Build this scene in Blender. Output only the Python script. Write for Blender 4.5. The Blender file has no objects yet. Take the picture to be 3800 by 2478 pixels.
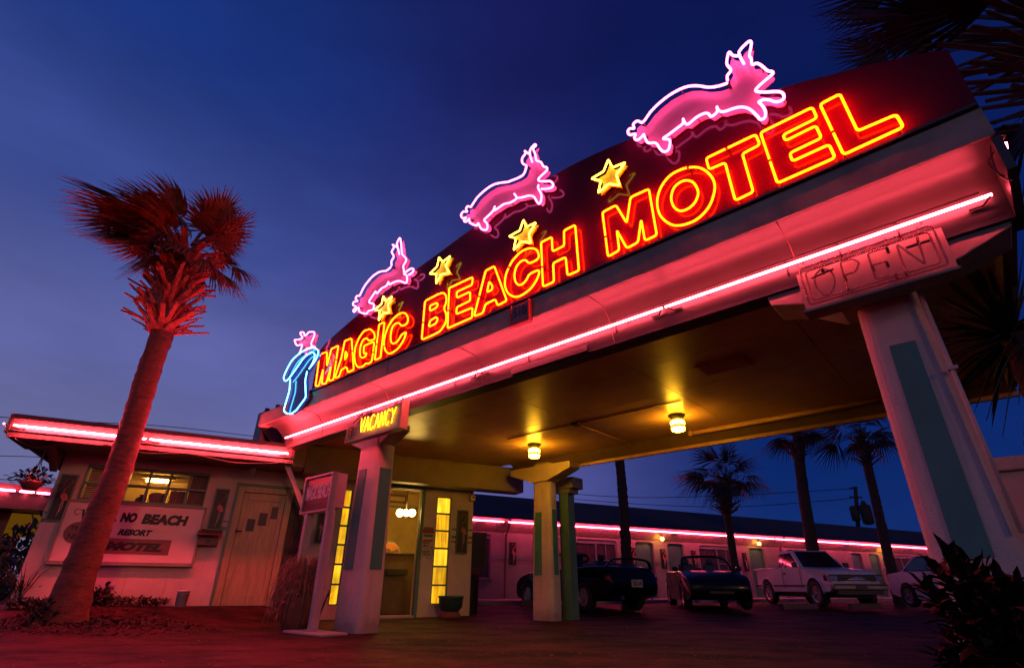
import bpy, bmesh, math, random
from mathutils import Vector, Matrix, noise
random.seed(11)
SC = bpy.context.scene
COL = SC.collection
V3 = Vector
# ------------------------------------------------------------------ camera model (18 mm lens, tilted up)
FPX = 1902.1; PITCH = math.radians(26.144); ROLL = math.radians(.3874); IW, IH = 3800., 2478.
EYE = V3((0, 0, .6))
FWD = V3((0, math.cos(PITCH), math.sin(PITCH)))
_up = V3((1, 0, 0)).cross(FWD)
RT = V3((1, 0, 0)) * math.cos(ROLL) + _up * math.sin(ROLL)
UPV = -V3((1, 0, 0)) * math.sin(ROLL) + _up * math.cos(ROLL)
A1, A2 = math.radians(-48.34), math.radians(63.15)
UC = V3((-math.sin(A1), -math.cos(A1), 0))      # along the canopy front, to the right
NI = V3((math.cos(A1), -math.sin(A1), 0))       # into the canopy, away from the street
UB = V3((math.sin(A2), math.cos(A2), 0))        # along the motel walls, to the right
BI = V3((-math.cos(A2), math.sin(A2), 0))       # into the motel walls
ZV = V3((0, 0, 1))
def ray(x, y): return FWD * FPX + RT * (x - IW / 2) - UPV * (y - IH / 2)
def at_D(x, y, D): r = ray(x, y); return EYE + r * (D / r.dot(NI))
def at_P(x, y, P): r = ray(x, y); return EYE + r * (P / r.dot(BI))
def at_z(x, y, z): r = ray(x, y); return EYE + r * ((z - EYE.z) / r.z)
def at_d(x, y, d): r = ray(x, y); return EYE + r * (d / math.hypot(r.x, r.y))
def cf(S, D, z): return UC * S + NI * D + ZV * z
def bf(U, P, z): return UB * U + BI * P + ZV * z
def Sof(p): return p.dot(UC)
def Dof(p): return p.dot(NI)
def Uof(p): return p.dot(UB)
def Pof(p): return p.dot(BI)
def UZ(x, y, P): p = at_P(x, y, P); return Uof(p), p.z
def SZ(x, y, D): p = at_D(x, y, D); return Sof(p), p.z
# ------------------------------------------------------------------ mesh builder
class MB:
    def __init__(s): s.v = []; s.f = []; s.sm = []
    def add(s, vs, fs, smooth=False):
        o = len(s.v); s.v += [V3(p) for p in vs]
        s.f += [[i + o for i in f] for f in fs]; s.sm += [smooth] * len(fs); return s
    def poly(s, pts): return s.add(pts, [list(range(len(pts)))])
    def box8(s, o, a, b, c):
        o, a, b, c = V3(o), V3(a), V3(b), V3(c)
        vs = [o, o + a, o + a + b, o + b, o + c, o + a + c, o + a + b + c, o + b + c]
        return s.add(vs, [[3, 2, 1, 0], [4, 5, 6, 7], [0, 1, 5, 4], [1, 2, 6, 5], [2, 3, 7, 6], [3, 0, 4, 7]])
    def fbox(s, fr, a0, a1, b0, b1, z0, z1):
        o = fr(a0, b0, z0); return s.box8(o, fr(a1, b0, z0) - o, fr(a0, b1, z0) - o, ZV * (z1 - z0))
    def cbox(s, c, x, y, z): # centred axis box
        c = V3(c); return s.box8(c - V3((x, y, z)) / 2, (x, 0, 0), (0, y, 0), (0, 0, z))
    def prism(s, pts, off):
        n = len(pts); pts = [V3(p) for p in pts]; off = V3(off)
        vs = pts + [p + off for p in pts]
        return s.add(vs, [list(range(n))[::-1], [i + n for i in range(n)]] + [[i, (i + 1) % n, (i + 1) % n + n, i + n] for i in range(n)])
    def tube(s, path, r, n=8, closed=False, smooth=True, flat=1.0):
        P = [V3(p) for p in path]; q = [P[0]]
        for p in P[1:]:
            if (p - q[-1]).length > 1e-5: q.append(p)
        if closed and (q[0] - q[-1]).length < 1e-5: q.pop()
        P = q; m = len(P)
        if m < 2: return s
        R = r if isinstance(r, (list, tuple)) else [r] * m
        if len(R) != m: R = [R[min(len(R) - 1, int(i * len(R) / m))] for i in range(m)]
        T = []
        for i in range(m):
            a = P[i - 1] if (i or closed) else P[i]; b = P[(i + 1) % m] if (i < m - 1 or closed) else P[i]
            t = (b - a); T.append(t.normalized() if t.length > 1e-9 else V3((0, 0, 1)))
        nrm = T[0].cross(ZV)
        if nrm.length < .05: nrm = T[0].cross(V3((1, 0, 0)))
        nrm.normalize(); vs = []
        for i in range(m):
            nrm = nrm - T[i] * nrm.dot(T[i])
            if nrm.length < 1e-6: nrm = T[i].orthogonal()
            nrm.normalize(); bn = T[i].cross(nrm)
            for k in range(n):
                a = 2 * math.pi * k / n
                vs.append(P[i] + nrm * (math.cos(a) * R[i]) + bn * (math.sin(a) * R[i] * flat))
        fs = []
        for i in range(m if closed else m - 1):
            j = (i + 1) % m
            for k in range(n): fs.append([i * n + k, i * n + (k + 1) % n, j * n + (k + 1) % n, j * n + k])
        s.add(vs, fs, smooth)
        if not closed:
            o = len(s.v) - m * n
            s.f += [[o + k for k in range(n)][::-1], [o + (m - 1) * n + k for k in range(n)]]; s.sm += [False, False]
        return s
    def lathe(s, c, prof, n=16, smooth=True, ax=None):
        c = V3(c); az = V3(ax).normalized() if ax else ZV
        a1 = az.orthogonal().normalized(); a2 = az.cross(a1); vs = []; m = len(prof)
        for r, z in prof:
            for k in range(n):
                a = 2 * math.pi * k / n; vs.append(c + az * z + a1 * (r * math.cos(a)) + a2 * (r * math.sin(a)))
        fs = [[i * n + k, i * n + (k + 1) % n, (i + 1) * n + (k + 1) % n, (i + 1) * n + k] for i in range(m - 1) for k in range(n)]
        s.add(vs, fs, smooth)
        o = len(s.v) - m * n
        s.f += [[o + k for k in range(n)][::-1], [o + (m - 1) * n + k for k in range(n)]]; s.sm += [False, False]
        return s
    def ball(s, c, r, n=12, sx=1, sy=1, sz=1):
        pr = []; m = n // 2
        c = V3(c); vs = [c + V3((0, 0, -r * sz))]; fs = []
        for i in range(1, m):
            t = -math.pi / 2 + math.pi * i / m
            for k in range(n):
                a = 2 * math.pi * k / n
                vs.append(c + V3((r * sx * math.cos(t) * math.cos(a), r * sy * math.cos(t) * math.sin(a), r * sz * math.sin(t))))
        vs.append(c + V3((0, 0, r * sz)))
        for k in range(n): fs.append([0, 1 + (k + 1) % n, 1 + k])
        for i in range(m - 2):
            for k in range(n): fs.append([1 + i * n + k, 1 + i * n + (k + 1) % n, 1 + (i + 1) * n + (k + 1) % n, 1 + (i + 1) * n + k])
        L = len(vs) - 1
        for k in range(n): fs.append([L, 1 + (m - 2) * n + k, 1 + (m - 2) * n + (k + 1) % n])
        return s.add(vs, fs, True)
    def build(s, name, mat, parent=None, bevel=0, loc=None, fix=True):
        if parent is not None: o = WL[parent]
        elif loc is not None: o = V3(loc)
        else:
            xs = [p.x for p in s.v]; ys = [p.y for p in s.v]
            o = V3(((min(xs) + max(xs)) / 2, (min(ys) + max(ys)) / 2, min(p.z for p in s.v)))
        me = bpy.data.meshes.new(name)
        me.from_pydata([tuple(p - o) for p in s.v], [], s.f)
        for i, p in enumerate(me.polygons): p.use_smooth = s.sm[i]
        if fix:
            bm = bmesh.new(); bm.from_mesh(me); bmesh.ops.recalc_face_normals(bm, faces=bm.faces); bm.to_mesh(me); bm.free()
        me.materials.append(mat)
        ob = bpy.data.objects.new(name, me); COL.objects.link(ob)
        if parent is not None: ob.parent = parent; WL[ob] = o
        else: ob.location = o; WL[ob] = o
        if bevel:
            m = ob.modifiers.new('edge', 'BEVEL'); m.width = bevel; m.segments = 2; m.limit_method = 'ANGLE'; m.angle_limit = math.radians(40)
        return ob
def _split(mb):
    par = list(range(len(mb.v)))
    def fd(i):
        while par[i] != i: par[i] = par[par[i]]; i = par[i]
        return i
    for f in mb.f:
        r0 = fd(f[0])
        for i in f[1:]: par[fd(i)] = r0
    gr = {}
    for f, s in zip(mb.f, mb.sm): gr.setdefault(fd(f[0]), []).append((f, s))
    out = []
    for fs in gr.values():
        m = MB(); mp = {}
        for f, s in fs:
            g = []
            for i in f:
                if i not in mp: mp[i] = len(m.v); m.v.append(mb.v[i])
                g.append(mp[i])
            m.f.append(g); m.sm.append(s)
        out.append(m)
    return out
def build_each(mb, name, mat, parent=None, **k): return [m.build(name, mat, parent, **k) for m in _split(mb)]
WL = {}   # object -> world position of its local origin
def tag(o, label=None, cat=None, group=None, kind=None):
    if label: o['label'] = label
    if cat: o['category'] = cat
    if group: o['group'] = group
    if kind: o['kind'] = kind
    return o
def thing(name, label, cat, loc, group=None):
    o = bpy.data.objects.new(name, None); COL.objects.link(o); o.location = loc; o.empty_display_size = .2
    WL[o] = V3(loc); return tag(o, label, cat, group)
def copy_tree(o, parent=None):
    c = o.copy(); COL.objects.link(c)
    if parent is not None: c.parent = parent
    for ch in list(o.children): copy_tree(ch, c)
    return c
# ------------------------------------------------------------------ curves
def roundp(pts, r, closed=True, n=4):
    out = []; m = len(pts)
    for i, p in enumerate(pts):
        if not closed and i in (0, m - 1): out.append(p); continue
        a, b = pts[i - 1], pts[(i + 1) % m]; da, db = a - p, b - p
        la, lb = da.length, db.length
        if la < 1e-6 or lb < 1e-6: continue
        k1, k2 = min(r, la * .45), min(r, lb * .45)
        s, e = p + da * (k1 / la), p + db * (k2 / lb)
        for j in range(n + 1):
            t = j / n; out.append(s * (1 - t) ** 2 + p * 2 * t * (1 - t) + e * t * t)
    return out
def catmull(pts, closed=False, n=5):
    out = []; m = len(pts)
    for i in range(m if closed else m - 1):
        p1, p2 = pts[i], pts[(i + 1) % m]
        p0 = pts[i - 1] if (i or closed) else p1; p3 = pts[(i + 2) % m] if (i + 2 < m or closed) else p2
        for j in range(n):
            t = j / n
            out.append(.5 * ((2 * p1) + (p2 - p0) * t + (2 * p0 - 5 * p1 + 4 * p2 - p3) * t * t + (3 * p1 - p0 - 3 * p2 + p3) * t ** 3))
    if not closed: out.append(pts[-1])
    return out
def ss(a, b, x):
    t = max(0, min(1, (x - a) / (b - a))); return t * t * (3 - 2 * t)
# ------------------------------------------------------------------ materials
def _nt(name):
    m = bpy.data.materials.new(name); m.use_nodes = True; nt = m.node_tree
    return m, nt, nt.nodes['Principled BSDF']
def paint(name, col, rough=.6, var=.18, scale=3., bump=.0, bscale=40., spec=.5, metal=0., stretch=None, col2=None, coat=0., grime=0.):
    m, nt, b = _nt(name); N = nt.nodes; L = nt.links
    b.inputs['Roughness'].default_value = rough; b.inputs['Specular IOR Level'].default_value = spec
    b.inputs['Metallic'].default_value = metal
    if coat: b.inputs['Coat Weight'].default_value = coat; b.inputs['Coat Roughness'].default_value = .04
    g = N.new('ShaderNodeNewGeometry'); mp = N.new('ShaderNodeMapping'); L.new(g.outputs['Position'], mp.inputs['Vector'])
    if stretch: mp.inputs['Scale'].default_value = stretch
    t = N.new('ShaderNodeTexNoise'); t.inputs['Scale'].default_value = scale; t.inputs['Detail'].default_value = 6; t.inputs['Roughness'].default_value = .65
    L.new(mp.outputs['Vector'], t.inputs['Vector'])
    r = N.new('ShaderNodeValToRGB'); r.color_ramp.elements[0].position = .3; r.color_ramp.elements[1].position = .72
    c2 = col2 or tuple(c * (1 - 2 * var) for c in col)
    r.color_ramp.elements[0].color = (*c2, 1); r.color_ramp.elements[1].color = (*[min(1, c * (1 + var * .4)) for c in col], 1)
    L.new(t.outputs['Fac'], r.inputs['Fac']); L.new(r.outputs['Color'], b.inputs['Base Color'])
    if grime:   # splashed dirt above the ground, drip streaks and scuffs with ragged edges
        sz = N.new('ShaderNodeSeparateXYZ'); L.new(g.outputs['Position'], sz.inputs[0])
        tg = N.new('ShaderNodeTexNoise'); tg.inputs['Scale'].default_value = 6.5; tg.inputs['Detail'].default_value = 8; tg.inputs['Roughness'].default_value = .75; L.new(g.outputs['Position'], tg.inputs['Vector'])
        ad = N.new('ShaderNodeMath'); ad.operation = 'MULTIPLY_ADD'; ad.inputs[1].default_value = -1.6; L.new(sz.outputs['Z'], ad.inputs[0]); L.new(tg.outputs['Fac'], ad.inputs[2])
        mr = N.new('ShaderNodeMapRange'); mr.inputs['From Min'].default_value = .12; mr.inputs['From Max'].default_value = .42; mr.inputs['To Max'].default_value = grime; L.new(ad.outputs[0], mr.inputs['Value'])
        ms = N.new('ShaderNodeMapping'); ms.inputs['Scale'].default_value = (16, 16, 1.1); L.new(g.outputs['Position'], ms.inputs[0]); ts = N.new('ShaderNodeTexNoise'); ts.inputs['Scale'].default_value = 1.; ts.inputs['Detail'].default_value = 6; L.new(ms.outputs[0], ts.inputs['Vector'])
        m2 = N.new('ShaderNodeMapRange'); m2.inputs['From Min'].default_value = .60; m2.inputs['From Max'].default_value = .75; m2.inputs['To Max'].default_value = grime * .7; L.new(ts.outputs['Fac'], m2.inputs['Value'])
        mm_ = N.new('ShaderNodeMath'); mm_.operation = 'MAXIMUM'; L.new(mr.outputs[0], mm_.inputs[0]); L.new(m2.outputs[0], mm_.inputs[1])
        mg = N.new('ShaderNodeMix'); mg.data_type = 'RGBA'; mg.inputs['B'].default_value = (.12, .08, .06, 1); L.new(r.outputs['Color'], mg.inputs['A']); L.new(mm_.outputs[0], mg.inputs['Factor']); L.new(mg.outputs['Result'], b.inputs['Base Color'])
    rr = N.new('ShaderNodeMapRange'); rr.inputs['To Min'].default_value = max(.03, rough * .8); rr.inputs['To Max'].default_value = min(1, rough * 1.2)
    L.new(t.outputs['Fac'], rr.inputs['Value']); L.new(rr.outputs['Result'], b.inputs['Roughness'])
    if bump:
        t2 = N.new('ShaderNodeTexNoise'); t2.inputs['Scale'].default_value = bscale; t2.inputs['Detail'].default_value = 5
        L.new(mp.outputs['Vector'], t2.inputs['Vector'])
        bp = N.new('ShaderNodeBump'); bp.inputs['Strength'].default_value = bump; bp.inputs['Distance'].default_value = .02
        L.new(t2.outputs['Fac'], bp.inputs['Height']); L.new(bp.outputs['Normal'], b.inputs['Normal'])
    return m
def emit(name, col, st=1.):
    m = bpy.data.materials.new(name); m.use_nodes = True; nt = m.node_tree; nt.nodes.clear()
    e = nt.nodes.new('ShaderNodeEmission'); o = nt.nodes.new('ShaderNodeOutputMaterial')
    e.inputs['Color'].default_value = (*col, 1); e.inputs['Strength'].default_value = st
    nt.links.new(e.outputs[0], o.inputs['Surface']); return m
def glass(name, col, rough=.05, alpha=.25):
    m, nt, b = _nt(name)
    b.inputs['Base Color'].default_value = (*col, 1); b.inputs['Roughness'].default_value = rough; b.inputs['Alpha'].default_value = alpha
    return m
def glow_pane(name, c1, c2, st, scale, stretch):
    """lit patterned glass: streaky transmission of the room light behind it"""
    m = bpy.data.materials.new(name); m.use_nodes = True; nt = m.node_tree; N = nt.nodes; N.clear(); L = nt.links
    g = N.new('ShaderNodeNewGeometry'); mp = N.new('ShaderNodeMapping'); mp.inputs['Scale'].default_value = stretch
    t = N.new('ShaderNodeTexNoise'); t.inputs['Scale'].default_value = scale; t.inputs['Detail'].default_value = 4
    r = N.new('ShaderNodeValToRGB'); r.color_ramp.elements[0].position = .34; r.color_ramp.elements[1].position = .62
    r.color_ramp.elements[0].color = (*c1, 1); r.color_ramp.elements[1].color = (*c2, 1)
    e = N.new('ShaderNodeEmission'); e.inputs['Strength'].default_value = st
    gl = N.new('ShaderNodeBsdfGlossy'); gl.inputs['Roughness'].default_value = .2; mx = N.new('ShaderNodeMixShader'); mx.inputs[0].default_value = .05
    o = N.new('ShaderNodeOutputMaterial')
    L.new(g.outputs['Position'], mp.inputs['Vector']); L.new(mp.outputs[0], t.inputs['Vector']); L.new(t.outputs['Fac'], r.inputs['Fac'])
    t3 = N.new('ShaderNodeTexNoise'); t3.inputs['Scale'].default_value = 2.6; t3.inputs['Detail'].default_value = 2; L.new(g.outputs['Position'], t3.inputs['Vector'])
    r3 = N.new('ShaderNodeMapRange'); r3.inputs['From Min'].default_value = .3; r3.inputs['From Max'].default_value = .7; r3.inputs['To Min'].default_value = .55 * st; r3.inputs['To Max'].default_value = 1.15 * st; L.new(t3.outputs['Fac'], r3.inputs['Value']); L.new(r3.outputs[0], e.inputs['Strength'])
    L.new(r.outputs['Color'], e.inputs['Color']); L.new(e.outputs[0], mx.inputs[1]); L.new(gl.outputs[0], mx.inputs[2]); L.new(mx.outputs[0], o.inputs['Surface'])
    return m
PINK = (1.0, .085, .16)
M = dict(
    neon_pink=emit('neon_pink', (1., .060, .095), 125.),
    neon_roof=emit('neon_pink_roof', (1., .044, .068), 520.),
    neon_far=emit('neon_pink_far', (1., .06, .14), 75.),
    neon_rabbit=emit('neon_rabbit', (1., .085, .33), 15.),
    neon_yellow=emit('neon_yellow', (1., .021, .0002), 82.),
    neon_star=emit('neon_star', (1., .64, .04), 10.),
    neon_vac=emit('neon_vacancy', (1., .42, .008), 6.),
    neon_blue=emit('neon_blue', (.09, .60, 1.), 11.),
    lamp=emit('lamp_glow', (1., .47, .018), 84.),
    lamp_dim=emit('lamp_glow_soft', (1., .55, .06), 1.0),
    globe=emit('globe_glow', (1., .60, .12), 60.),
    wall_bulb=emit('wall_bulb', (1., .50, .04), 45.),
    room=emit('room_tube', (1., .52, .10), 85.),
    spot=emit('spot_glow', (1., .72, .24), 170.),
    yard=emit('yard_lamp', (1., .4, .02), .10),
    tube_off=glass('unlit_neon_glass', (.55, .10, .08), .12, .55),
    electrode=paint('electrode_black', (.02, .018, .018), .5),
    steel=paint('dull_steel', (.25, .23, .22), .45, metal=.6),
    panel=paint('sign_panel_maroon', (.052, .0022, .014), .10, var=.12, scale=1.2, col2=(.040, .002, .012), spec=.10),
    rabbit=paint('rabbit_panel_pink', (.62, .26, .34), .35, var=.1),
    star=paint('star_panel_yellow', (.90, .52, .02), .35, var=.1),
    hat=paint('hat_panel_blue', (.02, .03, .22), .12, var=.1, spec=.7),
    trim=paint('trim_sage_green', (.27, .245, .175), .55, var=.26, scale=2.5, bump=.05, bscale=30),
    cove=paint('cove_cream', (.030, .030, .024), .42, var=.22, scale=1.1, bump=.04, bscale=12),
    ceil=paint('ceiling_cream', (.74, .42, .22), .36, var=.24, scale=.8, bump=.03, bscale=20),
    beam=paint('beam_cream', (.42, .34, .22), .6, var=.14, scale=2, bump=.08),
    pillar=paint('pillar_stucco', (.60, .49, .39), .75, var=.12, scale=2.2, bump=.3, bscale=70, grime=.45),
    sage=paint('pillar_sage', (.055, .235, .175), .7, var=.12, bump=.15, bscale=60),
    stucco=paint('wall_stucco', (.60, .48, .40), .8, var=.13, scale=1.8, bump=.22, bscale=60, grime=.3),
    office=paint('office_wall', (.68, .56, .38), .8, var=.12, scale=1.8, bump=.2, bscale=60),
    green=paint('frame_green', (.10, .22, .13), .5, var=.15),
    teal=paint('door_teal', (.06, .17, .15), .5, var=.15),
    stripe_teal=paint('stripe_teal', (.10, .24, .22), .7),
    stripe_red=paint('stripe_red', (.45, .06, .06), .7),
    stripe_grey=paint('stripe_grey', (.16, .20, .24), .7),
    door=paint('door_cream', (.46, .32, .15), .45, var=.2, scale=3, stretch=(8, 8, .8)),
    dark_wood=paint('dark_wood', (.09, .04, .025), .6, var=.25, scale=4, stretch=(6, 6, .6)),
    signwhite=paint('sign_white', (.62, .52, .46), .6, var=.10, scale=1.6),
    signframe=paint('sign_frame', (.26, .26, .20), .6),
    black=paint('letter_black', (.018, .014, .014), .5),
    brown=paint('sign_brown', (.20, .09, .08), .6),
    board=paint('flamingo_board', (.018, .012, .016), .5),
    flam=paint('flamingo_coral', (.55, .15, .12), .55, var=.2, scale=9),
    flam_leg=paint('flamingo_leg', (.6, .42, .34), .6),
    white=paint('white_enamel', (.62, .58, .56), .5, var=.08),
    post=paint('sign_post', (.52, .40, .38), .6, var=.12, bump=.08),
    plum=paint('sign_plum', (.055, .016, .03), .4),
    lilac=paint('sign_lilac', (.85, .75, .78), .5),
    soffit=paint('soffit_brown', (.20, .13, .09), .6, var=.15, bump=.08),
    roof=paint('roof_shingle', (.035, .028, .034), .85, var=.3, scale=9, bump=.4, bscale=22, stretch=(1, 1, 3)),
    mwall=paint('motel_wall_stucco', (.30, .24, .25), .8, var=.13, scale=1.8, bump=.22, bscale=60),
    stop=paint('wheel_stop_concrete', (.16, .09, .07), .85, var=.2, bump=.2),
    band=paint('motel_band_white', (.52, .36, .34), .55, var=.10, scale=2),
    leaf_shaded=paint('bush_leaf_shaded', (.010, .011, .007), .6, var=.3, scale=14, spec=.15),  # near-black leaf colour stands for the shade over the corner bush
    pane_dark=paint('door_pane_dark', (.012, .008, .008), .45),
    fasc=paint('fascia_paint', (.12, .085, .07), .5, var=.10, scale=2),
    dark=paint('dark_metal', (.02, .018, .018), .45),
    glassd=paint('window_glass_dark', (.015, .014, .018), .08, var=.1, spec=.7),
    curtain=paint('curtain_brown', (.16, .08, .04), .9, var=.35, scale=5, stretch=(9, 9, .4)),
    inner=paint('room_wall', (.62, .44, .16), .8, var=.12),
    counter=paint('counter_brown', (.16, .09, .05), .5, var=.2),
    orange=paint('picture_orange', (.62, .22, .05), .6),
    potgreen=paint('pot_green', (.03, .10, .05), .4),
    potclay=paint('pot_clay', (.18, .07, .04), .7),
    trunk_shaded=paint('palm_trunk_shaded', (.035, .022, .018), .9, var=.38, scale=9, bump=.9, bscale=26, stretch=(1, 1, 3)),  # shaded copy of the palm trunk, dimness of the far palms put into the colour
    boot_shaded=paint('palm_boot_shaded', (.07, .04, .03), .8, var=.3, scale=12),  # shaded copy of the palm boots, shade painted into the colour
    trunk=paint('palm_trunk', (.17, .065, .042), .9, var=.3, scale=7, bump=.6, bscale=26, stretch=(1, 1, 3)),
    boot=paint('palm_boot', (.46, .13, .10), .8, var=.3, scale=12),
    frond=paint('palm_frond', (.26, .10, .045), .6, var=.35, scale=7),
    frond_shaded=paint('palm_frond_shaded', (.022, .02, .012), .6, var=.35, scale=7),  # shaded copy of the palm frond, silhouette darkness put into the colour
    leaf=paint('shrub_leaf', (.04, .05, .025), .45, var=.3, scale=14),
    straw=paint('dry_strand', (.48, .22, .15), .8, var=.4, scale=15),
    mulch=paint('mulch', (.07, .04, .03), .95, var=.4, scale=14, bump=.6),
    asphalt=None,
    concrete=paint('walk_concrete', (.36, .30, .28), .85, var=.2, scale=3, bump=.2),
    tyre=paint('tyre', (.015, .014, .014), .75),
    rim=paint('wheel_rim', (.45, .42, .40), .3, metal=.8),
    carblack=paint('car_black', (.003, .003, .005), .3, var=.1, spec=.2, coat=.14),
    carblue=paint('car_dark_blue', (.003, .004, .010), .3, var=.1, spec=.2, coat=.2),
    carwhite=paint('truck_white', (.55, .50, .50), .35, var=.06, coat=.5),
    chrome=paint('chrome', (.5, .5, .52), .15, metal=1.),
    plastic=paint('black_plastic', (.02, .02, .022), .5),
    headlight=paint('headlight_glass', (.25, .25, .28), .06, spec=.9),
    taillight=paint('taillight_red', (.22, .01, .01), .12, spec=.8),
    plate=paint('licence_plate', (.40, .40, .38), .5),
    wire=paint('wire_black', (.01, .01, .012), .6),
    pole=paint('utility_pole', (.035, .028, .024), .9, var=.3, stretch=(6, 6, .5)),
    pane_y=glow_pane('glass_block_glow', (.85, .30, .002), (1., .62, .02), 1.4, 26., (1, 1, .06)),
    pane_a=glow_pane('glass_block_glow_bright', (.9, .34, .002), (1., .66, .03), 1.6, 22., (1, 1, .05)),
    pane_b=glow_pane('glass_block_glow_soft', (.75, .24, .002), (1., .56, .015), 1.15, 30., (1, 1, .07)),
    stone=paint('loose_grit', (.22, .10, .085), .8, var=.4, scale=30),
    digit=paint('digit_tile', (.30, .12, .13), .6),
    vac_face=paint('vacancy_face', (.60, .42, .22), .5, var=.12, scale=6),
)
def ground_mat():
    m, nt, b = _nt('asphalt_ground'); N = nt.nodes; L = nt.links
    g = N.new('ShaderNodeNewGeometry')
    mp = N.new('ShaderNodeMapping'); mp.inputs['Scale'].default_value = (1, 1.6, 1); mp.inputs['Rotation'].default_value = (0, 0, .5); L.new(g.outputs['Position'], mp.inputs['Vector'])
    b.inputs['Specular IOR Level'].default_value = .18
    n1 = N.new('ShaderNodeTexNoise'); n1.inputs['Scale'].default_value = .9; n1.inputs['Detail'].default_value = 9; n1.inputs['Roughness'].default_value = .72; L.new(mp.outputs[0], n1.inputs['Vector'])
    n2 = N.new('ShaderNodeTexNoise'); n2.inputs['Scale'].default_value = 26; n2.inputs['Detail'].default_value = 5; L.new(g.outputs['Position'], n2.inputs['Vector'])
    n3 = N.new('ShaderNodeTexNoise'); n3.inputs['Scale'].default_value = 3.4; n3.inputs['Detail'].default_value = 8; n3.inputs['Roughness'].default_value = .8; L.new(mp.outputs[0], n3.inputs['Vector'])
    r = N.new('ShaderNodeValToRGB'); e = r.color_ramp.elements
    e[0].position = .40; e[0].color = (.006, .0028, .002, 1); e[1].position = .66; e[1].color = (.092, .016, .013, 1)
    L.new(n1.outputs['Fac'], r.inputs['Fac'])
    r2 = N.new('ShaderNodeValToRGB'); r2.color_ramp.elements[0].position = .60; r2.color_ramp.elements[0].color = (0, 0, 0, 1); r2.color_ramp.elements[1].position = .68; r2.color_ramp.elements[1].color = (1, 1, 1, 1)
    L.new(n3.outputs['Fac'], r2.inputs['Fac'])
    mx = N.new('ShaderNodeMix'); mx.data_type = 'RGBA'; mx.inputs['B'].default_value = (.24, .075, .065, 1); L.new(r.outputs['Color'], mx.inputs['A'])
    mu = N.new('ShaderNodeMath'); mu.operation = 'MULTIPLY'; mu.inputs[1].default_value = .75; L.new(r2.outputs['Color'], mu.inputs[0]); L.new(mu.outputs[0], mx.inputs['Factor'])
    vo = N.new('ShaderNodeTexVoronoi'); vo.feature = 'DISTANCE_TO_EDGE'; vo.inputs['Scale'].default_value = .55
    dm = N.new('ShaderNodeVectorMath'); dm.operation = 'ADD'; ds = N.new('ShaderNodeVectorMath'); ds.operation = 'SCALE'; ds.inputs['Scale'].default_value = .8
    L.new(n3.outputs['Color'], ds.inputs[0]); L.new(ds.outputs[0], dm.inputs[0]); L.new(g.outputs['Position'], dm.inputs[1]); L.new(dm.outputs[0], vo.inputs['Vector'])
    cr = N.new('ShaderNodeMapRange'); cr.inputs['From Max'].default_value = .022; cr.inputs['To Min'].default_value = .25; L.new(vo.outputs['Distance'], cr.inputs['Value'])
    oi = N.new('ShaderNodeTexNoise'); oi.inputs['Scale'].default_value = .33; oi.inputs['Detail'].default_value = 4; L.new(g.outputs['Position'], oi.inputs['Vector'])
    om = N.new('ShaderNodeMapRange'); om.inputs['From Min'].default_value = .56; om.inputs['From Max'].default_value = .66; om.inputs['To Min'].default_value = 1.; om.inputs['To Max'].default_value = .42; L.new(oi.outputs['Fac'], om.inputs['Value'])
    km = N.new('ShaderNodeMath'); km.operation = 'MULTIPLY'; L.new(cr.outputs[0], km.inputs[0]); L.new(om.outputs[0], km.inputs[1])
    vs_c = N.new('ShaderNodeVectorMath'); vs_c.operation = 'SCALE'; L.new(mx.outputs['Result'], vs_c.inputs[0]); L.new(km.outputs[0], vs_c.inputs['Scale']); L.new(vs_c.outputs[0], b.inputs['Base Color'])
    rg = N.new('ShaderNodeMapRange'); rg.inputs['To Min'].default_value = .9; rg.inputs['To Max'].default_value = .42; L.new(n1.outputs['Fac'], rg.inputs['Value']); L.new(rg.outputs[0], b.inputs['Roughness'])
    ad = N.new('ShaderNodeMath'); ad.operation = 'ADD'; L.new(n2.outputs['Fac'], ad.inputs[0]); L.new(n3.outputs['Fac'], ad.inputs[1])
    bp = N.new('ShaderNodeBump'); bp.inputs['Strength'].default_value = .9; bp.inputs['Distance'].default_value = .03
    L.new(ad.outputs[0], bp.inputs['Height']); L.new(bp.outputs['Normal'], b.inputs['Normal'])
    return m
M['asphalt'] = ground_mat()
# ------------------------------------------------------------------ lettering fitted into a parallelogram
def text_part(s, org, rightv, upv, depth, mat, name, parent, bold=.012, shear=0.):
    cu = bpy.data.curves.new(name, 'FONT'); cu.body = s; cu.size = 1; cu.offset = bold; cu.extrude = .05; cu.resolution_u = 3; cu.shear = shear
    ob = bpy.data.objects.new(name, cu); COL.objects.link(ob)
    bpy.context.view_layer.update()
    me = bpy.data.meshes.new_from_object(ob.evaluated_get(bpy.context.evaluated_depsgraph_get()))
    COL.objects.unlink(ob); bpy.data.objects.remove(ob)
    xs = [v.co.x for v in me.vertices]; ys = [v.co.y for v in me.vertices]
    x0, x1, y0, y1 = min(xs), max(xs), min(ys), max(ys)
    org, rightv, upv = V3(org), V3(rightv), V3(upv); nn = rightv.cross(upv).normalized(); o = WL[parent]
    for v in me.vertices:
        p = org + rightv * ((v.co.x - x0) / (x1 - x0)) + upv * ((v.co.y - y0) / (y1 - y0)) + nn * (depth * (.5 + v.co.z / .1))
        v.co = p - o
    me.materials.clear(); me.materials.append(mat)
    ob = bpy.data.objects.new(name, me); COL.objects.link(ob); ob.parent = parent; WL[ob] = o
    return ob
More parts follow.
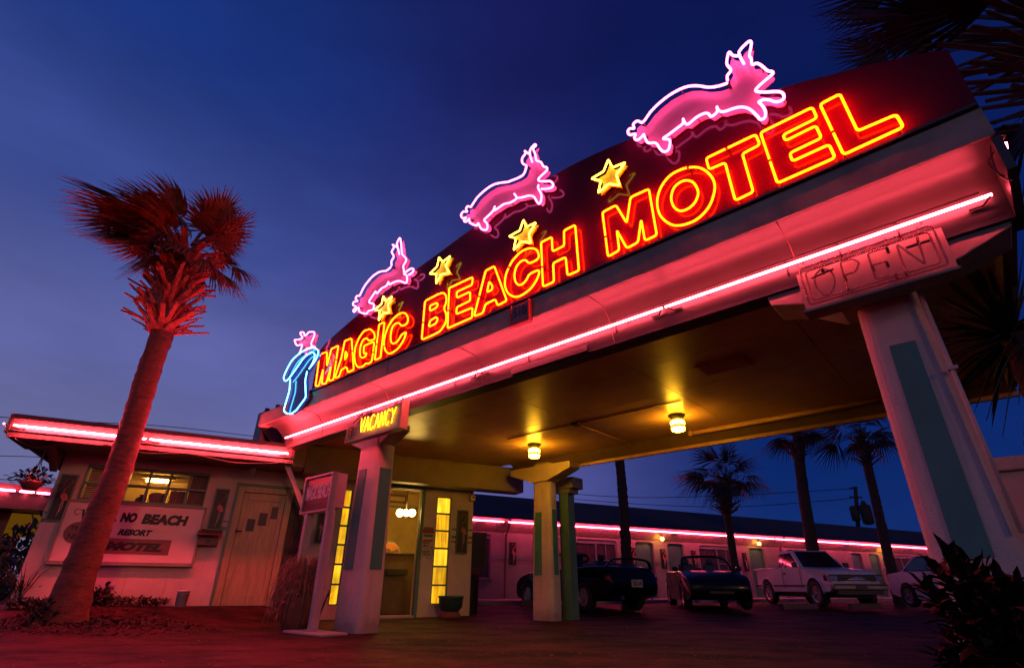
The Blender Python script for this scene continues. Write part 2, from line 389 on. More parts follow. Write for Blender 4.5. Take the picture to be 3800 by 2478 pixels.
# ================================================================== GROUND
def gz(x, y):
    p = V3((x, y, 0)); P = p.dot(BI); U = p.dot(UB)
    h = .25 * ss(10.0, 11.3, P) * (1 - ss(.9, 1.7, U)) * ss(-14, -9, U)
    q = math.hypot(x + 5.8, y - 8.1)
    return h + .10 * (1 - ss(.5, 1.9, q)) + .09 * ss(10.3, 13.2, P) * ss(1.5, 6.5, U)
def make_ground():
    xs = [-400, -150, -60, -30, -22] + [-18 + i * .45 for i in range(80)] + [22, 30, 60, 150, 400]
    ys = [-200, -60, -20, -6, -2] + [-.5 + i * .45 for i in range(60)] + [32, 50, 100, 250, 700]
    mb = MB(); vs = []; fs = []
    for y in ys:
        for x in xs:
            n = noise.noise((x * .8, y * .8, 0)) * .012 if abs(x) < 22 and -2 < y < 30 else 0
            vs.append((x, y, gz(x, y) + n))
    W = len(xs)
    for j in range(len(ys) - 1):
        for i in range(W - 1): fs.append([j * W + i, j * W + i + 1, (j + 1) * W + i + 1, (j + 1) * W + i])
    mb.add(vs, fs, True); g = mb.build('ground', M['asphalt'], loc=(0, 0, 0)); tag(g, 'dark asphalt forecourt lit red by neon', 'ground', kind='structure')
make_ground()
mb = MB(); mb.fbox(bf, 5.4, 60, 15.6, 18.2, -.05, .20); o = mb.build('walkway', M['concrete'], bevel=.015); tag(o, 'raised concrete walkway along the rear motel wing', 'walkway', kind='structure')
mb = MB()
for i in range(9):
    U = 9.2 + i * 3.0
    mb.prism([bf(U, 11.2, gz(*bf(U, 11.2, 0).xy) + .016), bf(U + .09, 11.2, gz(*bf(U, 11.2, 0).xy) + .016), bf(U + .09, 13.2, .106), bf(U, 13.2, .106)], ZV * .004); mb.fbox(bf, U, U + .09, 13.2, 15.4, .106, .110)
o = mb.build('parking_lines', paint('line_paint', (.26, .22, .2), .8)); tag(o, 'faded white parking bay lines on asphalt', 'markings', kind='structure')
# ================================================================== CANOPY
ZC = 3.13
can = thing('entrance_canopy', 'big flat motel entrance canopy with arched sign parapet and three tapered pillars', 'canopy', cf(-4, 6.5, 0))
DF = 3.95
arch_px = [(3520, 180), (3290, 226), (3100, 274), (2925, 320), (2640, 415), (2330, 520), (2110, 620), (1940, 722), (1770, 835), (1600, 960), (1500, 1030), (1400, 1108), (1300, 1192), (1210, 1272)]
ar = [SZ(x, y, DF) for x, y in arch_px]
ar = [(.75, ar[0][1])] + ar[1:] + [(-8.12, ar[-1][1] - .14)]
ar = [(a, b) for a, b in ar]
# smooth the arch
pts = [V3((a, 0, b)) for a, b in ar]; pts = catmull(pts, False, 4)
mb = MB(); mb.prism([cf(p.x, DF, p.z) for p in pts] + [cf(-8.12, DF, 3.45), cf(.75, DF, 3.45)], NI * .1); mb.build('sign_parapet', M['panel'], can)
mb = MB(); mb.prism([cf(-9.95, 3.93, 3.29), cf(-9.95, 3.93, 3.53), cf(-9.95, 3.95, 3.55), cf(-9.95, 4.1, 3.55), cf(-9.95, 4.1, 3.29)], UC * 10.70)
for S in (-8.4, -5.9, -3.3, -.55): mb.fbox(cf, S, S + .012, 3.924, 3.93, 3.29, 3.53)
mb.build('trim_strip', M['trim'], can)
mb = MB(); mb.fbox(cf, -8.3, .74, 3.905, 3.948, 3.55, 3.575); mb.build('trim_ledge', M['cove'], can)
prof = [(3.95, 3.288), (4.12, 3.285)] + [(4.12 + .25 * math.sin(a) , 3.285 - .32 * (1 - math.cos(a))) for a in [math.radians(d) for d in (12, 25, 38, 51, 64, 77, 90)]] + [(4.385, 2.94), (4.39, 2.9)]
mb = MB(); n = 24; vs = []; fs = []
for i in range(n + 1):
    S = -9.75 + (.72 + 9.75) * i / n
    for d, z in prof: vs.append(cf(S, d, z))
m_ = len(prof)
for i in range(n):
    for k in range(m_ - 1): fs.append([i * m_ + k, i * m_ + k + 1, (i + 1) * m_ + k + 1, (i + 1) * m_ + k])
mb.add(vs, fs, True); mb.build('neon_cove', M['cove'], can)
mb = MB()
for S in (-8.3, -6.35, -4.4, -2.45, -.62): mb.tube([cf(S, d - .002, z - .002) for d, z in prof], .004, 5)
build_each(mb, 'cove_seam', M['brown'], can)
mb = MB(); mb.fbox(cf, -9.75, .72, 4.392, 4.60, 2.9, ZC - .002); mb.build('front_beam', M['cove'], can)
mb = MB()
mb.prism([cf(.722, 3.95, 3.286), cf(.722, 3.97, 3.02), cf(.722, 4.36, 2.90), cf(.722, 4.62, 2.9), cf(.722, 4.62, 3.286)], UC * .05)
mb.build('end_plate', M['cove'], can)
mb = MB(); mb.prism([cf(-9.95, 3.97, 3.286), cf(-9.78, 4.2, 2.98), cf(-9.76, 4.37, 2.90), cf(-9.76, 4.6, 2.9), cf(-9.95, 4.6, 3.286)], UC * -.04); mb.build('end_plate', M['cove'], can)
# ceiling made of boards with open joints, clipped by the office wall
def clipS(D): return max(-9.75, -(11.4 - .366 * D) / .931)
mb = MB(); nD, nS = 4, 6
edD = [4.602, 5.7, 6.8, 7.9, 8.998]
for i in range(4):
    d0, d1 = edD[i] + .004, edD[i + 1] - .004
    cuts = [.74, -.95, -2.9, -4.85, -6.8, -8.6]
    for k in range(len(cuts)):
        s1 = cuts[k] - .004; s0a = clipS(d0); s0b = clipS(d1)
        if k < len(cuts) - 1: s0a = max(s0a, cuts[k + 1] + .004); s0b = max(s0b, cuts[k + 1] + .004)
        if s0a >= s1 - .05 and s0b >= s1 - .05: continue
        mb.prism([cf(s1, d0, ZC), cf(min(s0a, s1 - .01), d0, ZC), cf(min(s0b, s1 - .01), d1, ZC), cf(s1, d1, ZC)], ZV * .02)
mb.build('ceiling', M['ceil'], can)
mb = MB(); mb.prism([cf(.74, 4.45, ZC + .03), cf(-9.8, 4.45, ZC + .03), cf(-9.9, 5, ZC + .03), cf(-8.1, 9.25, ZC + .03), cf(.74, 9.25, ZC + .03)], ZV * .35); mb.build('roof_deck', M['roof'], can)
mb = MB(); mb.prism([cf(.74, 9.0, ZC - .002), cf(.74, 9.2, 2.945), cf(.74, 9.3, 2.945), cf(.74, 9.3, ZC + .02)], UC * -8.75); mb.build('back_beam', M['soffit'], can)
mb = MB(); mb.fbox(cf, -8.0, .75, 9.19, 9.26, 2.885, 2.943); mb.build('back_trim', M['ceil'], can)
mb = MB(); mb.tube([cf(-3.6, 8.94, ZC - .045), cf(.6, 8.94, ZC - .045)], .04, 10); mb.ball(cf(-3.62, 8.94, ZC - .045), .055, 10); mb.build('conduit', M['ceil'], can)
mb = MB(); mb.fbox(cf, .66, .745, 4.62, 9.0, 2.95, ZC - .003); mb.build('side_beam', M['soffit'], can)
# long box above office wall (wall head)
# pillars
def pillar(parent, S0, S1, D0, D1, ztop, zb, flare=.05, zlow=0.):
    mb = MB()
    rings = []
    for z, k in ((zlow - .12, 1.), (zlow + .55, .93), (ztop, 0.)):
        f = flare * k; rings.append([cf(S0 - f, D0 - f * .6, z), cf(S1 + f, D0 - f * .6, z), cf(S1 + f, D1 + f * .6, z), cf(S0 - f, D1 + f * .6, z)])
    vs = [p for r in rings for p in r]; fs = [[3, 2, 1, 0], [8, 9, 10, 11]]
    for i in range(2):
        for k in range(4): fs.append([i * 4 + k, i * 4 + (k + 1) % 4, i * 4 + 4 + (k + 1) % 4, i * 4 + 4 + k])
    mb.add(vs, fs); o = mb.build('pillar', M['pillar'], parent, bevel=.085); o.modifiers[0].segments = 4; return o
def fstripe(parent, S0, S1, D, D1, z0, z1, lean=0., on='front'):
    mb = MB()
    if on == 'front': mb.prism([cf(S0 - lean, D, z0), cf(S1 - lean * .2, D, z0), cf(S1, D1, z1), cf(S0, D1, z1)], NI * .02)
    else: mb.prism([cf(D, S0, z0), cf(D, S1, z0), cf(D1, S1, z1), cf(D1, S0, z1)], UC * -.02)
    return mb.build('pillar_stripe', M['sage'], parent)
p1 = pillar(can, -7.44, -6.90, 4.62, 4.95, 3.05, 0)
fstripe(p1, -7.33, -7.14, 4.577, 4.596, .80, 2.24, .05); fstripe(p1, 4.68, 4.88, -6.851, -6.874, .80, 2.24, 0, 'side')
p2 = pillar(can, -7.30, -6.86, 8.92, 9.2, 3.05, 0)
fstripe(p2, -7.22, -7.06, 8.880, 8.897, .80, 2.0, .03); fstripe(p2, 8.98, 9.12, -6.81, -6.835, .80, 2.05, 0, 'side')
p3 = pillar(can, -.325, .06, 4.5, 4.85, 3.05, 0, .06)
fstripe(p3, SZ(3299, 1283, 4.49)[0], SZ(3393, 1257, 4.49)[0], 4.456, 4.484, SZ(3567, 2067, 4.46)[1], SZ(3299, 1283, 4.48)[1], .03)
# flared capitals
mb = MB(); mb.prism([cf(-7.9, 8.86, 2.96), cf(-6.25, 8.86, 2.96), cf(-6.25, 8.86, 2.83), cf(-6.86, 8.86, 2.62), cf(-7.3, 8.86, 2.62), cf(-7.9, 8.86, 2.83)], NI * .36); mb.build('capital', M['pillar'], can, bevel=.01)
mb = MB(); mb.prism([cf(-7.95, 4.63, 2.896), cf(-6.55, 4.63, 2.896), cf(-6.55, 4.63, 2.80), cf(-6.92, 4.63, 2.6), cf(-7.42, 4.63, 2.6), cf(-7.95, 4.63, 2.80)], NI * .3); mb.build('capital', M['pillar'], can, bevel=.01)
cp = [SZ(x, y, 4.42) for x, y in [(2845, 1100), (2862, 1134), (3000, 1128), (3120, 1150), (3430, 1010), (3560, 960), (3755, 838), (3744, 806)]]
mb = MB(); mb.prism([cf(a, 4.42, min(z, 2.897)) for a, z in cp], NI * .36); mb.build('capital', M['trim'], can, bevel=.008)
# slim green post behind the rear pillar
gp = thing('green_post', 'slim green post with stepped cap standing behind the rear canopy pillar', 'post', cf(-6.95, 9.55, 0))
mb = MB(); mb.fbox(cf, -7.0, -6.76, 9.45, 9.7, -.05, 2.42); mb.build('post_shaft', M['green'], gp, bevel=.01)
mb = MB(); mb.fbox(cf, -7.05, -6.68, 9.42, 9.75, 2.42, 2.52); mb.fbox(cf, -7.1, -6.58, 9.40, 9.8, 2.52, 2.75); mb.build('post_cap', M['trim'], gp, bevel=.008)
# pipe on right pillar
mb = MB(); a = at_D(3392, 1065, 4.44); a2_ = at_D(3560, 1330, 4.44)
mb.tube([cf(.085, 4.46, 2.6), cf(.10, 4.455, 1.6), cf(.112, 4.45, .9)], .014, 8); mb.fbox(cf, .07, .13, 4.43, 4.49, 1.95, 1.975); mb.build('conduit', M['pillar'], can)
# dark service box and brace on the canopy's left end
mb = MB(); mb.fbox(cf, -10.25, -10.0, 4.0, 4.35, 2.8, 3.62); mb.fbox(cf, -9.99, -9.93, 4.0, 4.1, 2.8, 3.6)
mb.tube([cf(-10.12, 4.1, 3.6), cf(-10.12, 4.1, 3.72)], .05, 8); mb.tube([cf(-9.55, 4.05, 3.55), cf(-9.55, 4.05, 3.66)], .045, 8); mb.build('downpipe_box', M['plum'], can)
mb = MB(); a = at_P(1066, 1752, 10.75); b = at_P(1137, 1935, 10.9); t = (b - a).normalized(); w = UB * .1
mb.box8(a - t * .15, (b - a) + t * .3, w, BI * .09); mb.build('diagonal_brace', M['post'], can)
# ================================================================== NEON SIGN
DL, DR = 3.898, 3.845
def crop(ox, oy, k): return lambda pts: [(ox + x * k, oy + y * k) for x, y in pts]
cM = crop(1030, 1180, .24480); cB = crop(1540, 800, .30928); cO = crop(2200, 500, .30923); cT = crop(2600, 320, .33613)
cR1 = crop(1280, 860, .21912); cR2 = crop(1680, 520, .23192); cR3 = crop(2300, 130, .30289)
def onD(px, D): return [at_D(x, y, D) for x, y in px]
def blackout(P, t, r=.0106, n=1):
    # painted-out collars where the tube ends meet
    L = sorted(((P[i] - P[i - 1]).length, i) for i in range(len(P)))[::-1][:n]
    for l, i in L:
        a, b = P[i - 1], P[i]; d = (b - a).normalized(); m = a.lerp(b, .42); mb = MB(); mb.tube([m - d * .012, m + d * .012], r, 8); mb.tube([m, m + NI * .05], .008, 6); mb.build('electrode', M['electrode'], t)
def letter(ch, label, loops, cr, sharp=True):
    outs = []
    for L, mode in loops:
        P = onD(cr(L), DL); outs.append(roundp(P, .03, True) if mode == 's' else catmull(P, True, 5) if mode == 'c' else roundp(P, mode, True, 5))
    c = sum(outs[0], V3()) / len(outs[0])
    t = thing('neon_letter', label, 'neon letter', (c.x, c.y, min(p.z for p in outs[0])), 'yellow neon letters on the canopy sign')
    for i, P in enumerate(outs):
        mb = MB(); mb.tube(P, .0100, 8, True); mb.build('neon_tube' if i == 0 else 'inner_neon_tube', M['neon_yellow'], t, fix=False)
    mb = MB(); P = outs[0]; k = max(1, len(P) // 7)
    for i in range(0, len(P), k):
        mb.tube([P[i] + NI * .006, P[i] + NI * .053], .006, 6)
    build_each(mb, 'tube_support', M['steel'], t)
    blackout(outs[0], t)
letter('M', 'first yellow neon letter, the M beside the blue hat', [([(575, 1030), (640, 550), (748, 512), (748, 728), (815, 468), (922, 418), (845, 932), (775, 950), (812, 730), (738, 985), (672, 1000), (690, 775), (627, 1022)], 's')], cM)
letter('A', 'yellow neon letter A between the M and G of MAGIC', [([(868, 905), (965, 610), (1020, 345), (1122, 308), (1155, 780), (1068, 822), (1045, 738), (968, 782), (930, 890)], 's'), ([(1030, 500), (1062, 560), (1018, 640)], 's')], cM)
letter('G', 'yellow neon letter G in the middle of MAGIC', [([(1475, 320), (1468, 225), (1405, 165), (1310, 195), (1235, 300), (1180, 430), (1163, 560), (1175, 680), (1215, 745), (1290, 735), (1345, 680), (1370, 695), (1430, 655), (1467, 355), (1310, 420), (1303, 545), (1355, 522), (1338, 575), (1290, 607), (1250, 580), (1245, 500), (1262, 400), (1300, 325), (1350, 300), (1385, 345)], .04)], cM)
letter('I', 'narrow yellow neon letter I between the G and C of MAGIC', [([(1540, 95), (1622, 62), (1560, 600), (1473, 636)], 's')], cM)
letter('C', 'yellow neon letter C that ends MAGIC under the star', [([(1968, 85), (1980, 0), (1950, -65), (1895, -85), (1827, -54), (1746, 18), (1680, 120), (1630, 250), (1610, 380), (1630, 490), (1680, 542), (1740, 525), (1830, 460), (1910, 340), (1958, 205), (1875, 255), (1850, 310), (1800, 370), (1750, 392), (1715, 360), (1712, 250), (1740, 130), (1790, 80), (1840, 70), (1880, 125)], .045)], cM)
letter('B', 'yellow neon letter B that starts BEACH with two counters', [([(120, 1025), (280, 942), (340, 922), (375, 960), (378, 1040), (345, 1110), (380, 1190), (372, 1280), (305, 1385), (220, 1430), (80, 1490)], .045), ([(180, 1080), (265, 1045), (277, 1070), (250, 1110), (178, 1145)], 's'), ([(180, 1260), (255, 1215), (275, 1240), (250, 1295), (165, 1335)], 's')], cB)
letter('E', 'yellow neon letter E between the B and A of BEACH', [([(410, 870), (692, 738), (686, 830), (500, 915), (500, 987), (662, 913), (662, 1020), (500, 1100), (495, 1182), (690, 1103), (686, 1222), (390, 1352)], 's')], cB)
letter('A', 'yellow neon letter A in the middle of BEACH', [([(708, 1208), (848, 662), (952, 608), (1102, 1020), (990, 1078), (965, 1003), (845, 1062), (815, 1168)], 's'), ([(890, 790), (930, 842), (925, 890), (863, 920)], 's')], cB)
letter('C', 'yellow neon letter C between the A and H of BEACH', [([(1487, 520), (1482, 440), (1440, 395), (1370, 390), (1270, 430), (1160, 550), (1090, 700), (1073, 830), (1108, 930), (1190, 980), (1270, 965), (1390, 880), (1470, 760), (1502, 643), (1370, 700), (1340, 770), (1290, 825), (1240, 837), (1200, 790), (1190, 700), (1215, 610), (1270, 545), (1330, 528), (1365, 580)], .06)], cB)
letter('H', 'yellow neon letter H that ends BEACH', [([(1513, 322), (1642, 258), (1650, 432), (1790, 362), (1788, 180), (1922, 113), (1967, 660), (1830, 717), (1808, 497), (1658, 570), (1667, 795), (1535, 853)], 's')], cB)
letter('M', 'large yellow neon letter M that starts MOTEL', [([(115, 932), (277, 847), (407, 1060), (452, 752), (672, 652), (768, 1205), (625, 1272), (580, 1020), (542, 1292), (408, 1362), (288, 1148), (317, 1387), (182, 1463)], 's')], cO)
letter('O', 'round yellow neon letter O of MOTEL with an inner ring', [([(1220, 390), (1330, 420), (1420, 500), (1462, 600), (1450, 720), (1390, 870), (1270, 1000), (1130, 1070), (990, 1090), (890, 1050), (810, 970), (775, 860), (780, 740), (830, 610), (930, 490), (1070, 415)], 'c'), ([(1140, 550), (1210, 580), (1257, 660), (1260, 730), (1220, 820), (1140, 890), (1050, 915), (980, 875), (945, 800), (945, 720), (980, 630), (1060, 565)], 'c')], cO)
letter('T', 'yellow neon letter T between the O and E of MOTEL', [([(60, 797), (608, 535), (654, 648), (460, 747), (582, 1168), (382, 1263), (270, 845), (93, 920)], 's')], cT)
letter('E', 'large yellow neon letter E between the T and L of MOTEL', [([(660, 515), (1232, 235), (1285, 352), (908, 540), (935, 605), (1272, 437), (1335, 572), (983, 740), (1013, 830), (1418, 645), (1486, 790), (848, 1072)], 's')], cT)
letter('L', 'last yellow neon letter, the L at the right end of MOTEL', [([(1317, 202), (1537, 88), (1732, 497), (2158, 315), (2240, 452), (1578, 757)], 's')], cT)
# stars ---------------------------------------------------------------
def star(label, pts, cr):
    P = onD(cr(pts), DR); c = sum(P, V3()) / len(P)
    t = thing('neon_star', label, 'neon star', (c.x, c.y, min(p.z for p in P)), 'yellow neon stars between the rabbits')
    mb = MB(); mb.tube(roundp(P, .02, True), .0095, 8, True); mb.build('neon_tube', M['neon_star'], t, fix=False)
    q = [c + (p - c) * .97 + NI * .05 for p in P]; ci = c + NI * .036
    mb = MB(); mb.prism(q, NI * .02); o = len(mb.v)
    for i in range(len(q)): mb.poly([q[i] - NI * .001, q[(i + 1) % len(q)] - NI * .001, ci])
    mb.build('star_panel', M['star'], t)
    mb = MB()
    for i in range(0, len(P), 2): mb.tube([c + (P[i] - c) * .8 + NI * .01, c + (P[i] - c) * .8 + NI * .105], .006, 6)
    build_each(mb, 'tube_support', M['steel'], t)
star('small yellow neon star over the C of MAGIC', [(650, 1085), (690, 1175), (802, 1093), (725, 1240), (752, 1368), (640, 1378), (570, 1507), (590, 1335), (502, 1322), (622, 1220)], cR1)
star('yellow neon star above the E of BEACH', [(1595, 428), (1655, 512), (1787, 407), (1705, 580), (1767, 697), (1625, 722), (1545, 882), (1547, 712), (1433, 712), (1562, 588)], cR1)
star('yellow neon star resting on top of the C of BEACH', [(1303, 48), (1335, 137), (1452, 83), (1365, 220), (1387, 327), (1275, 310), (1183, 417), (1212, 270), (1128, 250), (1257, 180)], cB)
star('largest yellow neon star, above the M of MOTEL', [(185, 298), (235, 395), (392, 333), (280, 480), (322, 607), (190, 590), (63, 702), (97, 553), (-18, 530), (130, 440)], cO)
# rabbits --------------------------------------------------------------
def rabbit(label, strokes, outline, cr, DT=DR, mat='neon_rabbit', seam=None, r=.0118):
    O = onD(cr(outline), DT); c = sum(O, V3()) / len(O)
    t = thing('neon_rabbit', label, 'neon rabbit', (c.x, c.y, min(p.z for p in O)), 'pink neon rabbits leaping along the sign')
    mb = MB()
    for s in strokes: mb.tube(catmull(onD(cr(s), DT), False, 5), r, 8)
    mb.build('neon_tube', M[mat], t, fix=False)
    mb = MB(); mb.prism(roundp([p + NI * .075 for p in O], .02, True, 2), NI * .012); mb.build('rabbit_panel', M['rabbit'], t)
    mb = MB(); k = max(1, len(O) // 14)
    for i in range(0, len(O), k): q = O[i] + (c - O[i]) * .02; mb.tube([q + NI * .004, q + NI * .08], .006, 6)
    build_each(mb, 'tube_support', M['steel'], t)
    mb = MB(); e = onD(cr([strokes[0][0], strokes[1][-1]]), DT)
    for q in e: mb.tube([q + NI * .0, q + NI * .07], .013, 8)
    build_each(mb, 'electrode', M['electrode'], t)
R3a = [(1325, 590), (1200, 630), (1080, 642), (960, 625), (850, 630), (740, 665), (600, 745), (480, 840), (380, 940), (310, 1040), (270, 1078)]
R3t = [(270, 1078), (215, 1055), (165, 1095), (175, 1145), (120, 1150), (98, 1190), (125, 1225), (192, 1213), (180, 1265), (212, 1288), (258, 1260), (295, 1215)]
R3b = [(295, 1215), (312, 1270), (350, 1322), (440, 1325), (490, 1390), (540, 1430), (598, 1402), (612, 1290), (532, 1272), (600, 1220), (700, 1145), (772, 1085), (775, 1028)]
R3c = [(775, 1028), (800, 1080), (840, 1092), (940, 1010), (1030, 965), (1085, 965), (1120, 1000), (1192, 945), (1188, 880)]
R3d = [(1188, 880), (1217, 930), (1280, 940), (1400, 900), (1500, 885), (1590, 910), (1680, 990), (1720, 1035), (1770, 1020), (1787, 960), (1762, 890), (1700, 820)]
R3e = [(1700, 822), (1760, 795), (1840, 800), (1900, 820), (1970, 810), (2012, 770), (1992, 712), (1920, 695), (1780, 702), (1668, 690), (1692, 640), (1780, 560), (1872, 480), (1862, 450), (1810, 440), (1740, 380), (1680, 350), (1620, 362), (1610, 290), (1588, 250), (1612, 110), (1580, 83), (1480, 180), (1463, 240), (1522, 358)]
R3f = [(1472, 257), (1390, 255), (1340, 213), (1318, 280), (1313, 360), (1362, 432), (1318, 500), (1320, 562)]
rabbit('largest pink neon rabbit, leaping above the TE of MOTEL', [R3a, R3t, R3b, R3c, R3d, R3e, R3f],
       R3a + R3t[1:] + R3b[1:-1] + R3c[1:-1] + R3d[1:] + R3e[1:-2] + [(1470, 255)] + R3f[1:], cR3, r=.012)
R2a = [(1185, 410), (1140, 540), (1060, 600), (960, 640), (880, 670), (760, 685), (640, 720), (520, 800), (400, 910), (330, 1010), (290, 1072)]
R2t = [(290, 1072), (240, 1060), (213, 1100), (230, 1145), (170, 1145), (133, 1200), (160, 1250), (212, 1240), (180, 1290), (215, 1305), (265, 1255)]
R2b = [(265, 1255), (270, 1312), (310, 1342), (380, 1367), (410, 1330), (450, 1410), (520, 1440), (556, 1400), (545, 1330), (503, 1280), (560, 1220), (640, 1140), (677, 1058)]
R2c = [(665, 1128), (740, 1080), (820, 1025), (920, 1000), (1022, 932), (984, 860)]
R2d = [(1022, 925), (1100, 920), (1220, 890), (1300, 910), (1350, 990), (1385, 1017), (1415, 960), (1417, 870), (1368, 770), (1373, 718)]
R2e = [(1418, 782), (1500, 780), (1580, 760), (1607, 710), (1560, 660), (1480, 660), (1388, 655), (1373, 620), (1440, 550), (1502, 490), (1505, 440), (1450, 420), (1410, 355), (1340, 323), (1322, 230), (1288, 140), (1332, 90), (1310, 73), (1250, 140), (1233, 220), (1272, 352)]
R2f = [(1240, 230), (1175, 192), (1155, 178), (1162, 220), (1113, 290), (1118, 370), (1182, 408)]
rabbit('middle leaping pink neon rabbit, above the word BEACH', [R2a, R2t, R2b, R2c, R2d, R2e, R2f],
       R2a + R2t[1:] + R2b[1:-1] + R2c[:-1] + R2d[1:-1] + R2e[:-2] + [(1240, 228)] + R2f[1:-1], cR2)
R1a = [(785, 590), (700, 660), (600, 675), (500, 730), (400, 830), (320, 940), (250, 1082)]
R1t = [(250, 1082), (200, 1090), (183, 1140), (213, 1172), (150, 1190), (138, 1240), (190, 1270), (140, 1330), (160, 1355), (210, 1300), (235, 1278)]
R1b = [(235, 1278), (240, 1340), (280, 1370), (360, 1387), (400, 1340), (470, 1320), (492, 1260), (480, 1220), (420, 1202), (413, 1170), (470, 1080), (520, 1008)]
R1c = [(520, 1008), (545, 1040), (620, 960), (700, 915), (742, 843)]
R1d = [(712, 910), (738, 848), (755, 890), (840, 850), (930, 833), (1020, 867), (1052, 830), (1045, 740), (998, 718)]
R1e = [(1080, 732), (1150, 680), (1157, 630), (1110, 628), (1010, 690), (998, 640), (988, 580), (1032, 500), (1032, 450), (970, 380), (960, 300), (950, 190), (930, 108), (883, 190), (890, 250), (922, 382)]
R1f = [(880, 260), (808, 220), (832, 260), (793, 340), (827, 420), (788, 500), (790, 570)]
rabbit('smallest leaping pink neon rabbit, over the C of MAGIC', [R1a, R1t, R1b, R1c, R1d, R1e, R1f],
       R1a + R1t[1:] + R1b[1:] + R1c[1:] + R1d[2:] + R1e[:-2] + [(880, 258)] + R1f[1:], cR1)
DH = 3.80
R0 = [(335, 530), (362, 450), (367, 400), (300, 415), (268, 370), (263, 330), (320, 325), (377, 300), (343, 225), (395, 218), (415, 267), (480, 213), (557, 218), (545, 300), (513, 370), (520, 420), (572, 445)]
rabbit('pink neon rabbit head peeping out of the blue hat', [R0, R0[-2:]], R0 + [(500, 560), (400, 600)], cM, DT=DH)
hat = thing('neon_hat', 'blue neon top hat at the left end of the sign', 'neon hat', at_D(1075, 1540, DH))
brim = [(110, 950), (93, 900), (130, 800), (220, 640), (330, 540), (460, 462), (560, 450), (617, 500), (602, 580), (560, 660), (500, 742)]
brim2 = [(110, 950), (140, 945), (200, 880), (300, 740), (400, 600), (500, 528), (552, 530), (562, 590), (530, 680), (478, 772)]
body = [(192, 930), (180, 1100), (90, 1400), (130, 1442), (200, 1452), (280, 1400), (430, 1200), (418, 950), (447, 808)]
mb = MB()
for s in (brim, brim2): mb.tube(catmull(onD(cM(s), DH), False, 5), .0095, 8)
mb.tube(roundp(onD(cM(body), DH), .05, False, 5), .0095, 8); mb.build('neon_tube', M['neon_blue'], hat, fix=False)
mb = MB(); mb.prism([p + NI * .055 for p in roundp(onD(cM(brim + [(480, 772), (450, 808)] + body[::-1][1:] + [(140, 945)]), DH), .02)], NI * .012); mb.build('hat_panel', M['hat'], hat)
mb = MB()
for s in (body[2], body[5], body[6], brim[3], brim[6]): q = at_D(*cM([s])[0], DH); mb.tube([q, q + NI * .07], .006, 6)
build_each(mb, 'tube_support', M['steel'], hat)
# ------------------------------------------------------------------ long pink tubes under the parapet
def strip_tube(label, a, b, back, name='neon_strip', mat='neon_pink', group=None, r=.011, loc=None):
    d = (b - a).normalized(); t = thing(name, label, 'neon tube', (a + b) / 2, group)
    e = .06
    P = roundp([a + d * .05 + back * e * .8 - ZV * .01, a + back * e * .2 - ZV * .004, a, b, b + back * e * .2 - ZV * .004, b - d * .05 + back * e * .8 - ZV * .01], .03, False, 3)
    mb = MB(); mb.tube([a, b], r, 8); mb.build('glass_tube', M[mat], t, fix=False)
    mb = MB(); mb.tube([a + d * .012, a + d * .06 + back * .05 - ZV * .03, a + d * .14 + back * .05 - ZV * .032], r * 1.05, 8); mb.tube([b - d * .012, b - d * .06 + back * .05 - ZV * .03, b - d * .14 + back * .05 - ZV * .032], r * 1.05, 8)
    build_each(mb, 'electrode', M['electrode'], t)
    mb = MB(); n = max(2, int((b - a).length / .8))
    for i in range(n): q = a + (b - a) * ((i + .5) / n); mb.tube([q + back * .012, q + back * .085], .005, 6)
    build_each(mb, 'tube_support', M['steel'], t); return t
G1 = 'pink neon tubes along the canopy front'
for lab, x0, y0, x1, y1 in (('pink neon tube at the left end of the canopy, left of the vacancy sign', 1059, 1626, 1344, 1529),
                       ('short pink neon tube running right from above the vacancy sign', 1350, 1527, 1766, 1383),
                       ('pink neon tube in the middle of the canopy front below BEACH', 1775, 1380, 2458, 1150),
                       ('long pink neon tube at the right end of the canopy above the open sign', 2470, 1146, 3680, 719)):
    a = at_D(x0, y0, 4.285); b = at_D(x1, y1, 4.285); a.z = b.z = 3.065
    strip_tube(lab, a, b, NI, group=G1)
mb = MB(); mb.tube([cf(-9.3, 4.325, 3.13), cf(.6, 4.325, 3.13)], .007, 6)
for S in (-7.2, -6.2, -4.9, -3.6, -2.4, -.7, -.3, .1): mb.tube([cf(S, 4.32, 3.13), cf(S, 4.36, 3.0)], .006, 6)
mb.build('tube_wiring', M['cove'], can)
mb = MB(); a = at_D(1900, 1378, 4.36); b = at_D(2180, 1290, 4.36); mb.box8(cf(Sof(a), 4.345, 2.905), UC * (Sof(b) - Sof(a)), NI * .04, ZV * .07); mb.build('transformer_box', M['cove'], can)
# ------------------------------------------------------------------ digits tile
dt = thing('number_tile', 'small red tile with the number 510 on the trim under BEACH', 'number tile', cf(Sof(at_D(1930, 1170, 3.9)), 3.9, 3.3))
q0, q1 = at_D(1899, 1195, 3.88), at_D(1960, 1170, 3.88)
s0, s1 = Sof(q0), Sof(q1); zz0, zz1 = 3.285, 3.50
mb = MB(); mb.fbox(cf, s0, s1, 3.88, 3.927, zz0, zz1); mb.build('tile_board', M['digit'], dt, bevel=.006)
mb = MB(); w = s1 - s0
for a_, b_ in ((s0 - .02, s0), (s1, s1 + .02)): mb.fbox(cf, a_, b_, 3.865, 3.93, zz0 - .02, zz1 + .01)
mb.fbox(cf, s0 - .02, s1 + .02, 3.862, 3.93, zz0 - .045, zz0 - .003); mb.build('tile_frame', M['stripe_red'], dt)
text_part('510', cf(s0 + w * .1, 3.879, zz0 + .05), UC * w * .8, ZV * .13, .006, M['plum'], 'digits', dt)
